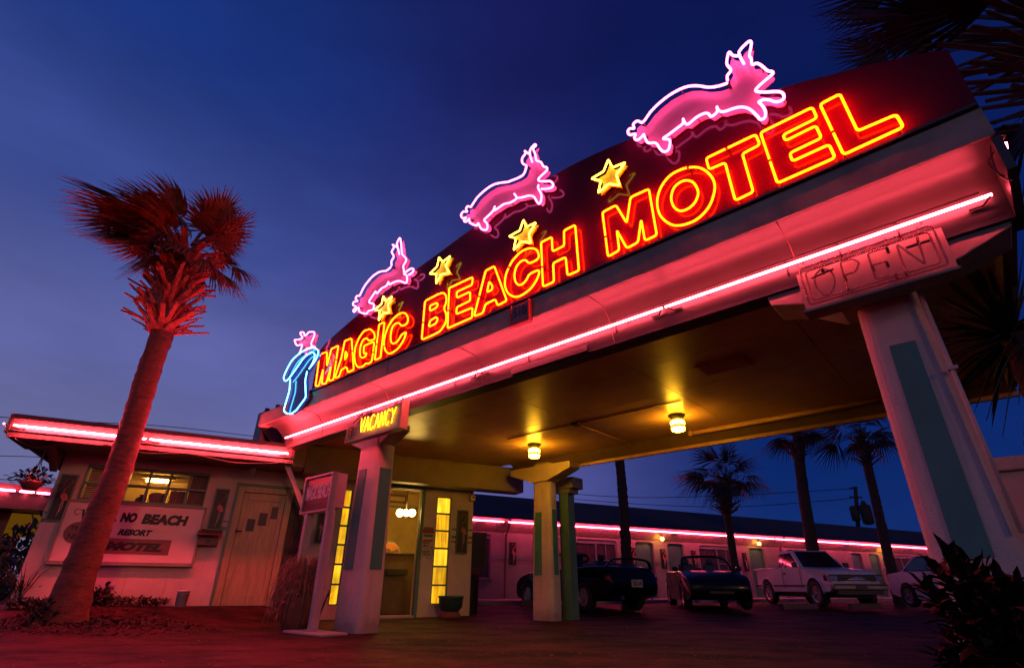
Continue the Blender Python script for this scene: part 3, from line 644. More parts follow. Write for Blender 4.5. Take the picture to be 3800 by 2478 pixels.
# ------------------------------------------------------------------ stroke lettering for small neon signs
STK = {'V': [[(0, 1), (.42, 0), (.9, 1)]], 'A': [[(0, 0), (.45, 1), (.9, 0)], [(.16, .34), (.72, .34)]], 'C': [[(.85, .85), (.5, 1), (.12, .75), (.05, .4), (.22, .06), (.55, 0), (.85, .2)]],
       'N': [[(0, 0), (.05, 1), (.75, 0), (.85, 1)]], 'Y': [[(0, 1), (.42, .5), (.9, 1)], [(.42, .5), (.3, 0)]],
       'O': [[(.45, 1), (.1, .8), (.02, .4), (.25, 0), (.6, .05), (.85, .4), (.8, .8), (.45, 1)]], 'P': [[(.05, 0), (.1, 1), (.6, 1), (.85, .78), (.6, .5), (.08, .48)]], 'E': [[(.85, 1), (.08, 1), (.05, 0), (.82, 0)], [(.07, .52), (.65, .52)]]}
def strokes(word, s0, s1, z0, z1, D, slant=.0, fr=None):
    fr = fr or cf
    out = []; w = (s1 - s0) / len(word)
    for i, ch in enumerate(word):
        for st in STK[ch]:
            P = [fr(s0 + w * (i + .08 + x * .84) + slant * y * w, D, z0 + (z1 - z0) * y) for x, y in st]
            out.append(catmull(P, False, 4) if ch in 'CO' else roundp(P, .02, False, 3))
    return out
vs_ = thing('vacancy_sign', 'hanging neon sign glowing VACANCY in yellow beside unlit NO', 'neon sign', cf(-6.45, 4.25, 2.5))
mb = MB(); mb.prism([cf(-7.11, 4.22, 2.595), cf(-5.82, 4.22, 2.585), cf(-5.82, 4.22, 2.975), cf(-6.95, 4.22, 2.86), cf(-7.11, 4.22, 2.80)], NI * .05); mb.build('sign_face', M['vac_face'], vs_)
mb = MB(); mb.fbox(cf, -7.13, -5.80, 4.17, 4.28, 2.562, 2.583); mb.fbox(cf, -5.80, -5.775, 4.16, 4.29, 2.562, 3.0); mb.fbox(cf, -7.15, -7.13, 4.16, 4.28, 2.562, 2.80); mb.build('sign_box', M['vac_face'], vs_)
mb = MB()
for P in strokes('VACANCY', -6.84, -5.94, 2.67, 2.90, 4.192, .12): mb.tube(P, .0075, 6)
mb.build('vacancy_tube', M['neon_vac'], vs_, fix=False)
mb = MB()
for P in strokes('NO', -7.10, -6.88, 2.64, 2.82, 4.18): mb.tube(P, .007, 6)
mb.build('unlit_no_tube', M['tube_off'], vs_, fix=False)
mb = MB()
for S, S2 in ((-6.9, -6.8), (-6.15, -6.05), (-5.84, -5.84), (-7.05, -6.95)): mb.tube([cf(S, 4.20, 2.86), cf(S2, 4.3, 3.06)], .01, 6)
build_each(mb, 'hanger', M['dark_wood'], vs_)
cq = lambda S, D, z: cf(S * 1.025, D * 1.025, .6 + (z - .6) * 1.025)
os_ = thing('open_sign', 'unlit red glass tube OPEN sign on a green board over the right pillar', 'neon sign', cq(-.15, 4.3, 2.5))
mb = MB(); mb.fbox(cq, -.63, .33, 4.24, 4.275, 2.53, 2.93); mb.build('backing_board', M['trim'], os_, bevel=.004)
mb = MB(); mb.fbox(cq, -.63, .33, 4.10, 4.27, 2.505, 2.528); mb.build('bottom_rail', M['trim'], os_, bevel=.004)
mb = MB()
for P in strokes('OPEN', -.52, .22, 2.62, 2.85, 4.14, 0, cq): mb.tube(P, .008, 8)
mb.build('letter_tube', M['tube_off'], os_, fix=False)
mb = MB(); mb.tube(roundp([cq(-.58, 4.13, 2.57), cq(.28, 4.13, 2.57), cq(.28, 4.13, 2.90), cq(-.58, 4.13, 2.90)], .03, True), .009, 8, True)
mb.tube(roundp([cq(-.55, 4.15, 2.605), cq(.25, 4.15, 2.605), cq(.25, 4.15, 2.87), cq(-.55, 4.15, 2.87)], .03, True), .008, 8, True); mb.build('border_tube', M['tube_off'], os_, fix=False)
mb = MB()
for P in strokes('OPEN', -.52, .22, 2.62, 2.85, 4.15, 0, cq):
    mb.tube([P[0], P[0] + NI * .08], .011, 6); mb.tube([P[-1], P[-1] + NI * .08], .011, 6)
mb.tube([cq(.1, 4.15, 2.80), cq(.24, 4.15, 2.80)], .011, 8); mb.tube([cq(-.52, 4.15, 2.8), cq(-.36, 4.15, 2.82)], .008, 6)
build_each(mb, 'blacked_out_tube', M['electrode'], os_)
mb = MB()
for S in (-.45, -.25, .0, .2): mb.tube([cq(S, 4.20, 2.9), cf(S + .01, 4.36, 3.05)], .006, 6)
build_each(mb, 'hanger', M['dark_wood'], os_)
# ------------------------------------------------------------------ ceiling lamps
def ceiling_lamp(label, px, py):
    p = at_z(px, py, ZC - .002); t = thing('ceiling_lamp', label, 'ceiling lamp', (p.x, p.y, ZC - .3), 'jar lamps under the canopy ceiling')
    mb = MB(); mb.lathe((p.x, p.y, 0), [(.13, ZC - .004), (.13, ZC - .03), (.10, ZC - .05), (.095, ZC - .10)], 20); mb.build('lamp_base', M['dark'], t)
    mb = MB(); mb.lathe((p.x, p.y, 0), [(.098, ZC - .10), (.112, ZC - .115), (.112, ZC - .17)], 20); mb.build('glass_jar', M['lamp'], t)
    mb = MB(); mb.lathe((p.x, p.y, 0), [(.113, ZC - .172), (.113, ZC - .215)], 20); mb.build('jar_band', M['lamp_dim'], t)
    mb = MB(); mb.lathe((p.x, p.y, 0), [(.108, ZC - .217), (.10, ZC - .26), (.05, ZC - .275)], 20); mb.build('jar_bottom', M['lamp'], t)
mb = MB(); jb = cf(-4.9, 7.2, ZC - .012); mb.tube([cf(-6.5, 7.2, ZC - .012), cf(-3.0, 7.2, ZC - .012)], .010, 6); mb.tube([jb, cf(-4.9, 8.99, ZC - .012)], .010, 6); mb.build('thin_conduit', M['ceil'], can)
mb = MB(); mb.fbox(cf, -4.97, -4.83, 7.13, 7.27, ZC - .045, ZC - .003); mb.build('junction_box', M['dark_wood'], can, bevel=.006)
mb = MB(); mb.fbox(cf, -2.3, -1.7, 6.1, 6.5, ZC - .014, ZC - .003)
for i in range(6): mb.fbox(cf, -2.26, -1.74, 6.14 + i * .06, 6.155 + i * .06, ZC - .022, ZC - .014)
mb.build('vent_grille', M['ceil'], can)
ceiling_lamp('left jar lamp glowing yellow under the canopy ceiling', 1982, 1648)
ceiling_lamp('right jar lamp glowing yellow under the canopy, near the conduit', 2510, 1540)
# neon end tube and wires at the right corner of the parapet
et = thing('end_neon_tube', 'short pink neon tube end glowing at the far right corner of the canopy', 'neon tube', cf(.80, 4.0, 3.1))
a = at_D(3728, 530, 4.05); b = at_D(3734, 565, 4.1)
mb = MB(); mb.tube([a, b + ZV * -.0, b + UC * .05 + NI * .5], .013, 8); mb.build('glass_tube', M['neon_pink'], et, fix=False)
mb = MB(); mb.tube(catmull([a + ZV * .05, a - UC * .05 - ZV * .02, a - UC * .12 + ZV * -.12, a - UC * .08 - ZV * .25], False, 5), .005, 6)
mb.tube(catmull([a + ZV * .03, a + UC * .02 + ZV * .06, a - UC * .06 + ZV * .04, a - UC * .10 - ZV * .2, a - UC * .05 - ZV * .3], False, 5), .005, 6); mb.build('cable', M['dark_wood'], et)
# ================================================================== OFFICE BUILDING
P0 = 11.5
ob_ = thing('office_building', 'low stuccoed motel office with a long window, green framed doors and neon lit roof edge', 'building', bf(1, P0 + 2, 0))
def wbox(mb, u0, u1, z0, z1, p0=P0, p1=P0 + .2): mb.fbox(bf, u0, u1, p0, p1, z0, z1); return mb
ULc = -2.87; UD0 = -.075; UD1 = .80; UG = 1.25; UC1 = 4.845
uW0 = UZ(333, 1717, P0)[0]; uW1 = UZ(783, 1764, P0)[0]; zW1 = 2.475; zW0 = 1.862
ug = [(1.90, 2.085), (3.955, 4.31)]; zg0, zg1 = .245, 2.405
UO0, UO1, zO1 = 2.40, 3.60, 2.51
mb = MB(); zt = 2.72
wbox(mb, ULc, uW0, -.1, zt); wbox(mb, uW0, uW1, -.1, zW0); wbox(mb, uW0, uW1, zW1, zt); wbox(mb, uW1, UD0, -.1, zt); wbox(mb, UD0, UG, 2.33, zt); mb.fbox(bf, .75, UG, P0, P0 + .2, zt, 3.1); mb.fbox(bf, .75, .98, 10.9, P0 - .001, 2.66, 3.12)
mb.fbox(bf, ULc, ULc + .2, P0 + .2, P0 + 5, -.1, zt); mb.build('west_wall', M['stucco'], ob_)
mb = MB(); wbox(mb, UG, ug[0][0], -.1, 3.1)
for a, b in ug: wbox(mb, a, b, -.1, zg0); wbox(mb, a, b, zg1, 3.1)
wbox(mb, ug[0][1], UO0, -.1, 3.1); wbox(mb, UO0, UO1, zO1, 3.1); wbox(mb, UO1, ug[1][0], -.1, 3.1); wbox(mb, ug[1][1], UC1, -.1, 3.1)
mb.fbox(bf, UC1 - .2, UC1, P0 + .2, P0 + 4.2, -.1, 3.1); mb.build('office_wall', M['office'], ob_)
mb = MB(); mb.fbox(bf, 1.0, 5.93, 11.05, 11.492, 2.58, ZC - .004); mb.build('beam_casing', M['beam'], ob_, bevel=.012)
mb = MB(); mb.fbox(bf, 1.0, 5.95, 11.035, 11.06, ZC - .05, ZC - .006); mb.build('beam_moulding', M['beam'], ob_)
# roof with fascia on the left part
mb = MB(); mb.fbox(bf, -3.42, .72, 10.60, 16.6, 2.74, 2.98); mb.fbox(bf, .73, 5.9, 11.51, 16.6, 3.101, 3.155); mb.fbox(bf, .25, 1.6, 11.2, 14, 2.985, 3.19); mb.build('roof', M['roof'], ob_)
mb = MB()
U0, U1 = -3.46, .74
mb.prism([bf(U0, 10.55, 2.735), bf(U0, 10.55, 2.93), bf(U0, 10.60, 3.01), bf(U0, 10.68, 3.01), bf(U0, 10.68, 2.735)], UB * (U1 - U0))
mb.prism([bf(U0, 10.58, 2.64), bf(U0, 10.58, 2.73), bf(U0, 10.66, 2.73), bf(U0, 10.66, 2.64)], UB * (U1 - U0))
mb.fbox(bf, U0, U1, 10.54, 10.57, 2.905, 2.925)
mb.prism([bf(U0, 10.56, 2.70), bf(U0, 10.56, 3.0), bf(U0, 16, 3.0), bf(U0, 16, 2.70)], UB * -.04)
mb.build('fascia', M['fasc'], ob_)
mb = MB(); mb.fbox(bf, -3.44, .72, 10.66, 11.49, 2.63, 2.66)
for k in range(7): mb.fbox(bf, -3.3 + k * .62, -3.29 + k * .62, 10.68, 11.48, 2.626, 2.63)
mb.build('soffit', M['soffit'], ob_)
mb = MB(); mb.prism([bf(-3.0, 10.75, 2.62), bf(-3.0, 11.48, 2.62), bf(-3.0, 11.48, 2.3), bf(-3.0, 11.2, 2.45)], UB * .1); mb.build('eave_bracket', M['soffit'], ob_)
mb = MB(); mb.tube(catmull([bf(-2.2, 10.57, 2.66), bf(-1.6, 10.56, 2.58), bf(-1.0, 10.57, 2.64), bf(-.2, 10.56, 2.56), bf(.5, 10.57, 2.63)], False, 6), .008, 6)
mb.tube(catmull([bf(-3.35, 10.58, 2.62), bf(-3.1, 10.7, 2.53), bf(-2.8, 10.7, 2.6)], False, 5), .01, 6); mb.build('cable', M['dark'], ob_)
# long window
wn = MB(); fr = MB(); t_ = .03
wbox(fr, uW0, uW1, zW1 - .045, zW1, P0 - .02, P0 + .1); wbox(fr, uW0, uW1, zW0, zW0 + .045, P0 - .02, P0 + .1)
ncol = 6; cw = (uW1 - uW0) / ncol
for i in range(ncol + 1): u = uW0 + cw * i; w = .032 if 0 < i < ncol else .045; wbox(fr, max(u - w / 2, uW0), min(u + w / 2, uW1), zW0 + .045, zW1 - .045, P0 - .015, P0 + .1)
zm = (zW0 + zW1) / 2; wbox(fr, uW0 + .02, uW1 - .02, zm - .018, zm + .018, P0 - .01, P0 + .09)
win = fr.build('window', M['green'], ob_)
mb = MB(); wbox(mb, uW0, uW1, zW0, zW1, P0 + .045, P0 + .05); mb.build('pane', glass('window_glass_clear', (.5, .45, .35), .03, .10), win)
mb = MB(); wbox(mb, uW0 - .06, uW1 + .06, zW0 - .05, zW0 - .003, P0 - .05, P0 + .1); mb.build('sill', M['signframe'], win)
for i in (4, 5, ):
    mb = MB(); k = 26; vs = []; fs = []
    u0 = uW0 + cw * i + (.02 if i > 4 else .05); u1 = uW0 + cw * (i + 1)
    for j in range(k + 1):
        u = u0 + (u1 - u0) * j / k; p = P0 + .16 + .02 * math.sin(j * 1.7)
        z1 = zW1 if i == 5 else zm - .02
        vs += [bf(u, p, zW0), bf(u, p, z1)]
    fs = [[2 * j, 2 * j + 2, 2 * j + 3, 2 * j + 1] for j in range(k)]
    mb.add(vs, fs, True); mb.build('curtain', M['curtain'] if i == 4 else M['dark_wood'], win)
mb = MB(); k = 18
for j in range(k): wbox(mb, uW0 + .04, uW0 + cw - .02, zW0 + .03 + j * .032, zW0 + .055 + j * .032, P0 + .13, P0 + .135)
mb.build('blind', M['curtain'], win)
# room behind the window
mb = MB(); wbox(mb, ULc + .2, UG, .2, 2.7, P0 + 2.2, P0 + 2.3); wbox(mb, ULc + .2, UG, 2.6, 2.7, P0 + .21, P0 + 2.2); wbox(mb, ULc + .2, UG, .1, .2, P0 + .21, P0 + 2.2); wbox(mb, UG, UG + .1, .1, 2.7, P0 + .21, P0 + 2.3)
mb.build('interior', M['inner'], ob_)
lt = thing('fluorescent_lamp', 'short warm lamp glowing inside the long window of the left wing', 'lamp', bf(-1.55, P0 + 1.5, 2.40))
mb = MB(); mb.tube([bf(-1.80, P0 + 1.5, 2.50), bf(-1.42, P0 + 1.5, 2.50)], .03, 8); mb.build('bulb', M['room'], lt); mb = MB(); mb.fbox(bf, -1.9, -1.3, P0 + 1.42, P0 + 1.58, 2.535, 2.599); mb.build('lamp_housing', M['white'], lt)
# silhouettes on the window ledge
def ledge_item(label, name, u, prof, mat, cat, p=P0 + .22):
    mb = MB(); mb.lathe(bf(u, p, zW0), prof, 14); o = mb.build(name, M[mat], loc=bf(u, p, zW0)); tag(o, label, cat, 'ornaments on the long window ledge')
mb = MB(); wbox(mb, uW0 + .03, uW1 - .03, zW0 - .02, zW0 - .002, P0 + .11, P0 + .40); mb.build('ledge', M['dark_wood'], win)
ledge_item('squat dark vase on the window ledge nearest the palm', 'vase', -1.62, [(.05, 0), (.09, .06), (.08, .12), (.03, .16), (.04, .19)], 'dark', 'vase')
ledge_item('broad dark bowl in the middle of the lit window', 'bowl', -1.38, [(.06, 0), (.11, .05), (.14, .17), (.13, .22), (.05, .24)], 'dark_wood', 'bowl')
ledge_item('slender dark bottle in the lit window', 'bottle', -1.12, [(.055, 0), (.06, .16), (.05, .2), (.02, .26), (.02, .34)], 'dark', 'bottle')
def flam2d():
    neck = [(.30, .97), (.45, 1.0), (.62, .985), (.74, .93), (.78, .86), (.72, .78), (.58, .70), (.44, .63), (.36, .57), (.36, .50)]
    return neck
def flamingo_panel(label, tl, tr, br, bl, P, group, face='green', frame=True, scale_n=None):
    u0 = (UZ(*tl, P)[0] + UZ(*bl, P)[0]) / 2; u1 = (UZ(*tr, P)[0] + UZ(*br, P)[0]) / 2; z1 = (UZ(*tl, P)[1] + UZ(*tr, P)[1]) / 2; z0 = (UZ(*bl, P)[1] + UZ(*br, P)[1]) / 2
    return flamingo_at(label, u0, u1, z0, z1, P, group, frame, face)
def flamingo_at(label, u0, u1, z0, z1, P, group, frame=True, face='green'):
    t = thing('flamingo_panel', label, 'wall panel', bf((u0 + u1) / 2, P, z0), group); w = u1 - u0; h = z1 - z0
    mb = MB(); mb.fbox(bf, u0, u1, P - .018, P, z0, z1); mb.build('board', M['board'], t)
    if frame:
        mb = MB(); f = .022; mb.fbox(bf, u0 - f, u1 + f, P - .03, P, z1, z1 + f); mb.fbox(bf, u0 - f, u1 + f, P - .03, P, z0 - f, z0); mb.fbox(bf, u0 - f, u0, P - .03, P, z0, z1); mb.fbox(bf, u1, u1 + f, P - .03, P, z0, z1); mb.build('frame', M[face], t)
    def q(x, y, o=.026): return bf(u0 + w * x, P - o, z0 + h * y)
    mb = MB(); nk = catmull([q(x, .04 + .92 * y) for x, y in [(.34, .87), (.40, .93), (.55, .965), (.74, .955), (.84, .90), (.80, .83), (.66, .76), (.52, .70), (.46, .63), (.50, .57)]], False, 4)
    mb.tube(nk, [w * (.055 + .05 * i / len(nk)) for i in range(len(nk))], 8, flat=.35)
    bo = catmull([q(x, .04 + .92 * y, .022) for x, y in [(.38, .60), (.52, .62), (.72, .585), (.86, .52), (.92, .43), (.80, .42), (.62, .43), (.44, .47), (.34, .53)]], True, 4); mb.prism(bo, -BI * .014)
    mb.prism([q(.36, .83), q(.40, .85), q(.30, .80), q(.26, .765), q(.31, .785)], -BI * .006); mb.build('flamingo_figure', M['flam'], t)
    mb = MB(); mb.tube([q(.60, .44), q(.58, .25), q(.56, .05)], w * .035, 6); mb.tube([q(.68, .44), q(.72, .27), q(.60, .16)], w * .03, 6); mb.build('leg', M['flam_leg'], t)
    return t
GF = 'flamingo panels on the motel walls'
flamingo_panel('dark flamingo panel at the far left end of the office wing', (235, 1762), (292, 1767), (225, 1931), (175, 1925), P0 - .005, GF)
flamingo_panel('green framed flamingo panel between the wall sign and the wooden door', (805, 1815), (846, 1819), (820, 1963), (774, 1960), P0 - .005, GF)
flamingo_panel('green framed red flamingo panel beside the right lit glass block column', (1700, 1894), (1735, 1897), (1728, 2050), (1694, 2048), P0 - .005, GF)
flamingo_panel('flamingo panel behind the posts of the plum sign', (1183, 1905), (1207, 1905), (1192, 2012), (1168, 2012), P0 - .005, GF)
# wall stripes
mb = MB()
for px, y0, y1 in ((800, 1929, 1935), (800, 1952, 1964)):
    za = UZ(px, y1, P0)[1]; zb = UZ(px, y0, P0)[1]; wbox(mb, ULc, uW0 - .32, za, zb, P0 - .004, P0); wbox(mb, uW1 + .22, UD0 - .05, za, zb, P0 - .004, P0)
build_each(mb, 'wall_stripe', M['stripe_teal'], ob_)
for y0, y1, mt in ((1953, 1960, 'stripe_teal'), (1980, 1990, 'stripe_teal'), (2000, 2007, 'stripe_red')):
    mb = MB(); za = UZ(1560, y1, P0)[1]; zb = UZ(1560, y0, P0)[1]
    wbox(mb, UO1 + .1, ug[1][0] - .04, za, zb, P0 - .004, P0); wbox(mb, ug[1][1] + .04, UC1, za, zb, P0 - .004, P0); build_each(mb, 'wall_stripe', M[mt], ob_)
# left door
mb = MB(); zd0, zd1 = .26, 2.24
wbox(mb, UD0 - .045, UD0, .22, 2.31, P0 - .03, P0 + .1); wbox(mb, UD0 - .045, UD1 + .14, 2.31, 2.36, P0 - .03, P0 + .1)
df = mb.build('door_frame', M['green'], ob_)
mb = MB(); wbox(mb, UD0, UD0 + .12, .22, 2.31, P0 - .01, P0 + .12); wbox(mb, UD0 + .12, UD1, 2.2, 2.31, P0 - .01, P0 + .12); wbox(mb, UD1, UD1 + .12, .22, 2.31, P0 - .01, P0 + .12); mb.build('door_casing', M['door'], ob_, bevel=.006)
mb = MB(); d0, d1 = UD0 + .125, UD1 - .005; wbox(mb, d0, d1, .24, 2.195, P0 + .05, P0 + .09)
w = .09; wbox(mb, d0, d0 + w, .24, 2.195, P0 + .03, P0 + .05); wbox(mb, d1 - w, d1, .24, 2.195, P0 + .03, P0 + .05); wbox(mb, d0 + w, d1 - w, .24, .42, P0 + .03, P0 + .05); wbox(mb, d0 + w, d1 - w, 2.06, 2.195, P0 + .03, P0 + .05)
dr = mb.build('door', M['door'], ob_, bevel=.005)
for a, b in (((917, 1924), (942, 1971)), ((962, 1902), (988, 1950)), ((1008, 1880), (1032, 1926))):
    u0, z1 = UZ(*a, P0 + .05); u1, z0 = UZ(*b, P0 + .05); mb = MB(); wbox(mb, u0 + .012, u1 - .012, z0, z1, P0 + .044, P0 + .052); mb.build('door_pane', M['pane_dark'], dr)
mb = MB(); u, z = UZ(872, 1969, P0); wbox(mb, u - .02, u + .03, z - .05, z + .06, P0 - .005, P0 + .03); mb.tube([bf(u, P0 - .03, z), bf(u + .12, P0 - .03, z)], .012, 8); mb.build('handle', M['dark'], dr)
mb = MB(); mb.fbox(bf, UD0 - .05, UG, P0 - .35, P0 + .1, -.05, .215); mb.build('door_step', M['dark_wood'], ob_)
# wooden gate panel beside the door
mb = MB()
for i in range(4): u = UD1 + .13 + i * .085; wbox(mb, u, u + .08, .18, 2.3, P0 + .03, P0 + .06)
g_ = mb.build('gate', M['dark_wood'], ob_)
mb = MB(); u = UD1 + .15; wbox(mb, u, UG, 1.15, 1.24, P0 + .01, P0 + .03); wbox(mb, u, UG, 2.0, 2.08, P0 + .01, P0 + .03); wbox(mb, u + .14, u + .17, 1.40, 1.43, P0 - .01, P0 + .03); build_each(mb, 'latch', M['dark'], g_)
# office doorway
mb = MB(); wbox(mb, UO1, UO1 + .07, -.02, zO1 + .06, P0 - .03, P0 + .12); wbox(mb, UO0 - .07, UO1, zO1, zO1 + .06, P0 - .03, P0 + .12); wbox(mb, UO0 - .07, UO0, -.02, zO1, P0 - .03, P0 + .12); mb.build('doorway_frame', M['green'], ob_)
mb = MB(); wbox(mb, UO0, UO1, -.02, .05, P0 - .06, P0 + .2); mb.build('threshold', M['post'], ob_)
# glass block columns
for k, (a, b) in enumerate(ug):
    mb = MB(); f = .022
    wbox(mb, a, a + f, zg0, zg1, P0 + .01, P0 + .1); wbox(mb, b - f, b, zg0, zg1, P0 + .01, P0 + .1)
    ph = (zg1 - zg0) / 6
    for i in range(7): z = zg0 + ph * i; wbox(mb, a + f, b - f, max(zg0, z - .017), min(zg1, z + .017), P0 + .01, P0 + .1)
    gw = mb.build('glass_block_window', M['green'], ob_)
    for i in range(6): mb = MB(); wbox(mb, a + f, b - f, zg0 + ph * i + .017, zg0 + ph * (i + 1) - .017, P0 + .05, P0 + .09); mb.build('pane', M[('pane_y', 'pane_a', 'pane_b')[(i * 2 + k * 5 + i * i) % 3]], gw, bevel=.008)
# office interior
mb = MB(); wbox(mb, UG + .2, UC1 - .2, -.02, 3.0, P0 + 3.2, P0 + 3.3); wbox(mb, UG + .2, UC1 - .2, 2.9, 3.0, P0 + .21, P0 + 3.2); wbox(mb, UG + .2, UG + .3, 0, 2.9, P0 + .21, P0 + 3.2); mb.build('interior', M['inner'], ob_)
mb = MB(); wbox(mb, UG + .3, UC1 - .2, -.06, .02, P0 + .2, P0 + 3.2); mb.build('interior_floor', M['counter'], ob_)
zb = UZ(1480, 1877, P0 + 3.18)[1]
mb = MB(); wbox(mb, UG + .3, UC1 - .2, zb - .05, zb, P0 + 3.17, P0 + 3.2); mb.build('wall_border', M['signframe'], ob_)
ct = thing('reception_counter', 'dark brown reception counter inside the office doorway', 'counter', bf(2.6, P0 + 1.4, 0))
zc_ = UZ(1500, 2050, P0 + 1.2)[1]
mb = MB(); mb.fbox(bf, 1.7, 4.5, P0 + 1.2, P0 + 1.7, 0, zc_ - .04); mb.build('counter_front', M['counter'], ct)
mb = MB(); mb.fbox(bf, 1.65, 4.5, P0 + 1.15, P0 + 1.75, zc_ - .04, zc_); mb.build('counter_top', M['fasc'], ct, bevel=.01)
mb = MB(); u, z = UZ(1475, 2122, P0 + 1.19); mb.fbox(bf, u - .28, u + .2, P0 + 1.06, P0 + 1.198, z - .06, z + .06); mb.fbox(bf, 2.2, 2.8, P0 + 1.185, P0 + 1.199, .1, .9); build_each(mb, 'leaflet_rack', M['dark'], ct)
fp = thing('fan_picture', 'half round orange shell picture leaning on the reception counter', 'picture', bf(2.9, P0 + 1.5, zc_))
uc_, zc2 = UZ(1448, 2046, P0 + 1.5); R = UZ(1482, 2046, P0 + 1.5)[0] - uc_
mb = MB(); mb.prism([bf(uc_ + R * 1.14 * math.cos(math.radians(a)), P0 + 1.5, zc_ + .005 + R * 1.14 * math.sin(math.radians(a))) for a in range(0, 181, 10)], BI * .03); mb.build('frame', M['signframe'], fp)
mb = MB(); mb.prism([bf(uc_ + R * math.cos(math.radians(a)), P0 + 1.485, zc_ + .006 + R * math.sin(math.radians(a))) for a in range(0, 181, 10)], BI * .012); mb.build('picture', M['orange'], fp)
mb = MB(); mb.prism([bf(uc_ - R * .3 + R * .38 * math.cos(math.radians(a)), P0 + 1.478, zc_ + .007 + R * .42 * math.sin(math.radians(a))) for a in range(0, 181, 15)], BI * .006)
mb.prism([bf(uc_ - R * .5, P0 + 1.476, zc_ + .007), bf(uc_ + R * .9, P0 + 1.476, zc_ + .007), bf(uc_ + R * .8, P0 + 1.476, zc_ + .1), bf(uc_ + R * .2, P0 + 1.476, zc_ + .04)], BI * .004); mb.build('shell_motif', M['brown'], fp)
pf = thing('framed_picture', 'wide framed picture high on the office back wall', 'picture', bf(2.9, P0 + 3.15, 2.4))
u0, z1 = UZ(1440, 1832, P0 + 3.15); u1, z0 = UZ(1507, 1867, P0 + 3.15)
mb = MB(); mb.fbox(bf, u0 - .3, u1, P0 + 3.14, P0 + 3.19, z0, z1); mb.build('frame', M['brown'], pf); mb = MB(); mb.fbox(bf, u0 - .26, u1 - .05, P0 + 3.13, P0 + 3.145, z0 + .05, z1 - .05); mb.build('picture', M['inner'], pf)
ch = thing('chandelier', 'three globe lamp glowing inside the office doorway', 'lamp', bf(3.1, P0 + .9, 2.2))
mb = MB(); mm = MB(); 
for px in (1484, 1507, 1529): q = at_P(px, 1902, P0 + .9); mm.ball(q, .085 if px != 1507 else .075, 14)
mm.build('globe', M['globe'], ch); q = at_P(1507, 1902, P0 + .9); mb.tube([q + ZV * .06, V3((q.x, q.y, 2.9))], .012, 6); mb.tube([q - UB * .25, q + UB * .25], .01, 6); mb.ball(q - ZV * .12, .02, 8); mb.build('stem', M['dark'], ch)
# painted notice
nt_ = thing('night_bell_notice', 'painted notice RING BELL NIGHT OFFICE beside the office door', 'notice', bf(3.8, P0, 1.2))
def wtext(s, bl, br, hpx, P, mat, parent, name='lettering', bold=.02, depth=.004, shear=0):
    u0, z0 = UZ(*bl, P); u1, z1 = UZ(*br, P); h = (UZ(bl[0], bl[1] - hpx, P)[1] - z0)
    return text_part(s, bf(u0, P, z0), UB * (u1 - u0) + ZV * (z1 - z0), ZV * h, depth, mat, name, parent, bold, shear)
wtext('RING', (1570, 2017), (1594, 2018), 9, P0 - .002, M['black'], nt_); wtext('BELL', (1571, 2028), (1594, 2029), 9, P0 - .002, M['black'], nt_)
wtext('NIGHT', (1567, 2049), (1597, 2050), 8, P0 - .002, M['black'], nt_); wtext('OFFICE', (1567, 2060), (1598, 2061), 8, P0 - .002, M['black'], nt_)
mb = MB(); mb.tube(catmull([at_P(x, y, P0 - .004) for x, y in [(1564, 2034), (1596, 2034), (1602, 2024), (1604, 2040), (1606, 2056), (1598, 2070), (1586, 2071), (1578, 2064)]], False, 5), .006, 6, flat=.6); mb.build('painted_loop', M['black'], nt_)
rp = thing('red_plate', 'small red plate above the night bell notice', 'plate', bf(3.8, P0, 1.7)); u0, z1 = UZ(1570, 1961, P0); u1, z0 = UZ(1609, 1979, P0); mb = MB(); wbox(mb, u0, u1, z0, z1, P0 - .02, P0 - .004); mb.build('plate_board', M['stripe_red'], rp)
ab = thing('alarm_box', 'small alarm box with wire high on the office corner', 'alarm box', bf(4.9, P0 - .05, 2.2)); u0, z1 = UZ(1746, 1836, P0 - .06); u1, z0 = UZ(1764, 1858, P0 - .06)
mb = MB(); wbox(mb, u0, u1, z0, z1, P0 - .08, P0); mb.build('box_case', M['office'], ab, bevel=.008); mb = MB(); wbox(mb, u0 + .05, u0 + .09, z0 + .05, z0 + .1, P0 - .084, P0 - .08); mb.build('sounder', M['black'], ab); mb = MB(); mb.tube(catmull([bf(u0 + .05, P0 - .03, z1), bf(u0 + .02, P0 - .03, z1 + .15), bf(u0 + .08, P0 - .03, z1 + .3)], False, 4), .008, 6); mb.build('wire', M['dark'], ab)
# wall sign
ws = thing('wall_sign', 'white painted wall sign lettered BEACH RESORT MOTEL partly behind the palm trunk', 'sign', bf(-1.6, P0 - .06, .7))
PS = P0 - .06
c = [UZ(x, y, PS) for x, y in ((264, 1859), (758, 1890), (710, 2092), (178, 2075))]
us0 = (c[0][0] + c[3][0]) / 2; us1 = (c[1][0] + c[2][0]) / 2; zs1 = (c[0][1] + c[1][1]) / 2; zs0 = (c[2][1] + c[3][1]) / 2
us0 = max(us0, -2.66)
mb = MB(); mb.fbox(bf, us0, us1, PS, P0 - .01, zs0, zs1); mb.build('sign_face', M['signwhite'], ws)
mb = MB(); f = .035
mb.fbox(bf, us0 - f, us1 + f, PS - .02, P0 - .01, zs1, zs1 + f); mb.fbox(bf, us0 - f, us1 + f, PS - .03, P0 - .01, zs0 - .06, zs0); mb.fbox(bf, us0 - f, us0, PS - .02, P0 - .01, zs0, zs1); mb.fbox(bf, us1, us1 + f, PS - .02, P0 - .01, zs0, zs1); mb.build('frame', M['signframe'], ws, bevel=.006)
cW = lambda x, y: (150 + x * .33509, 1640 + y * .33509)
PT = PS - .003
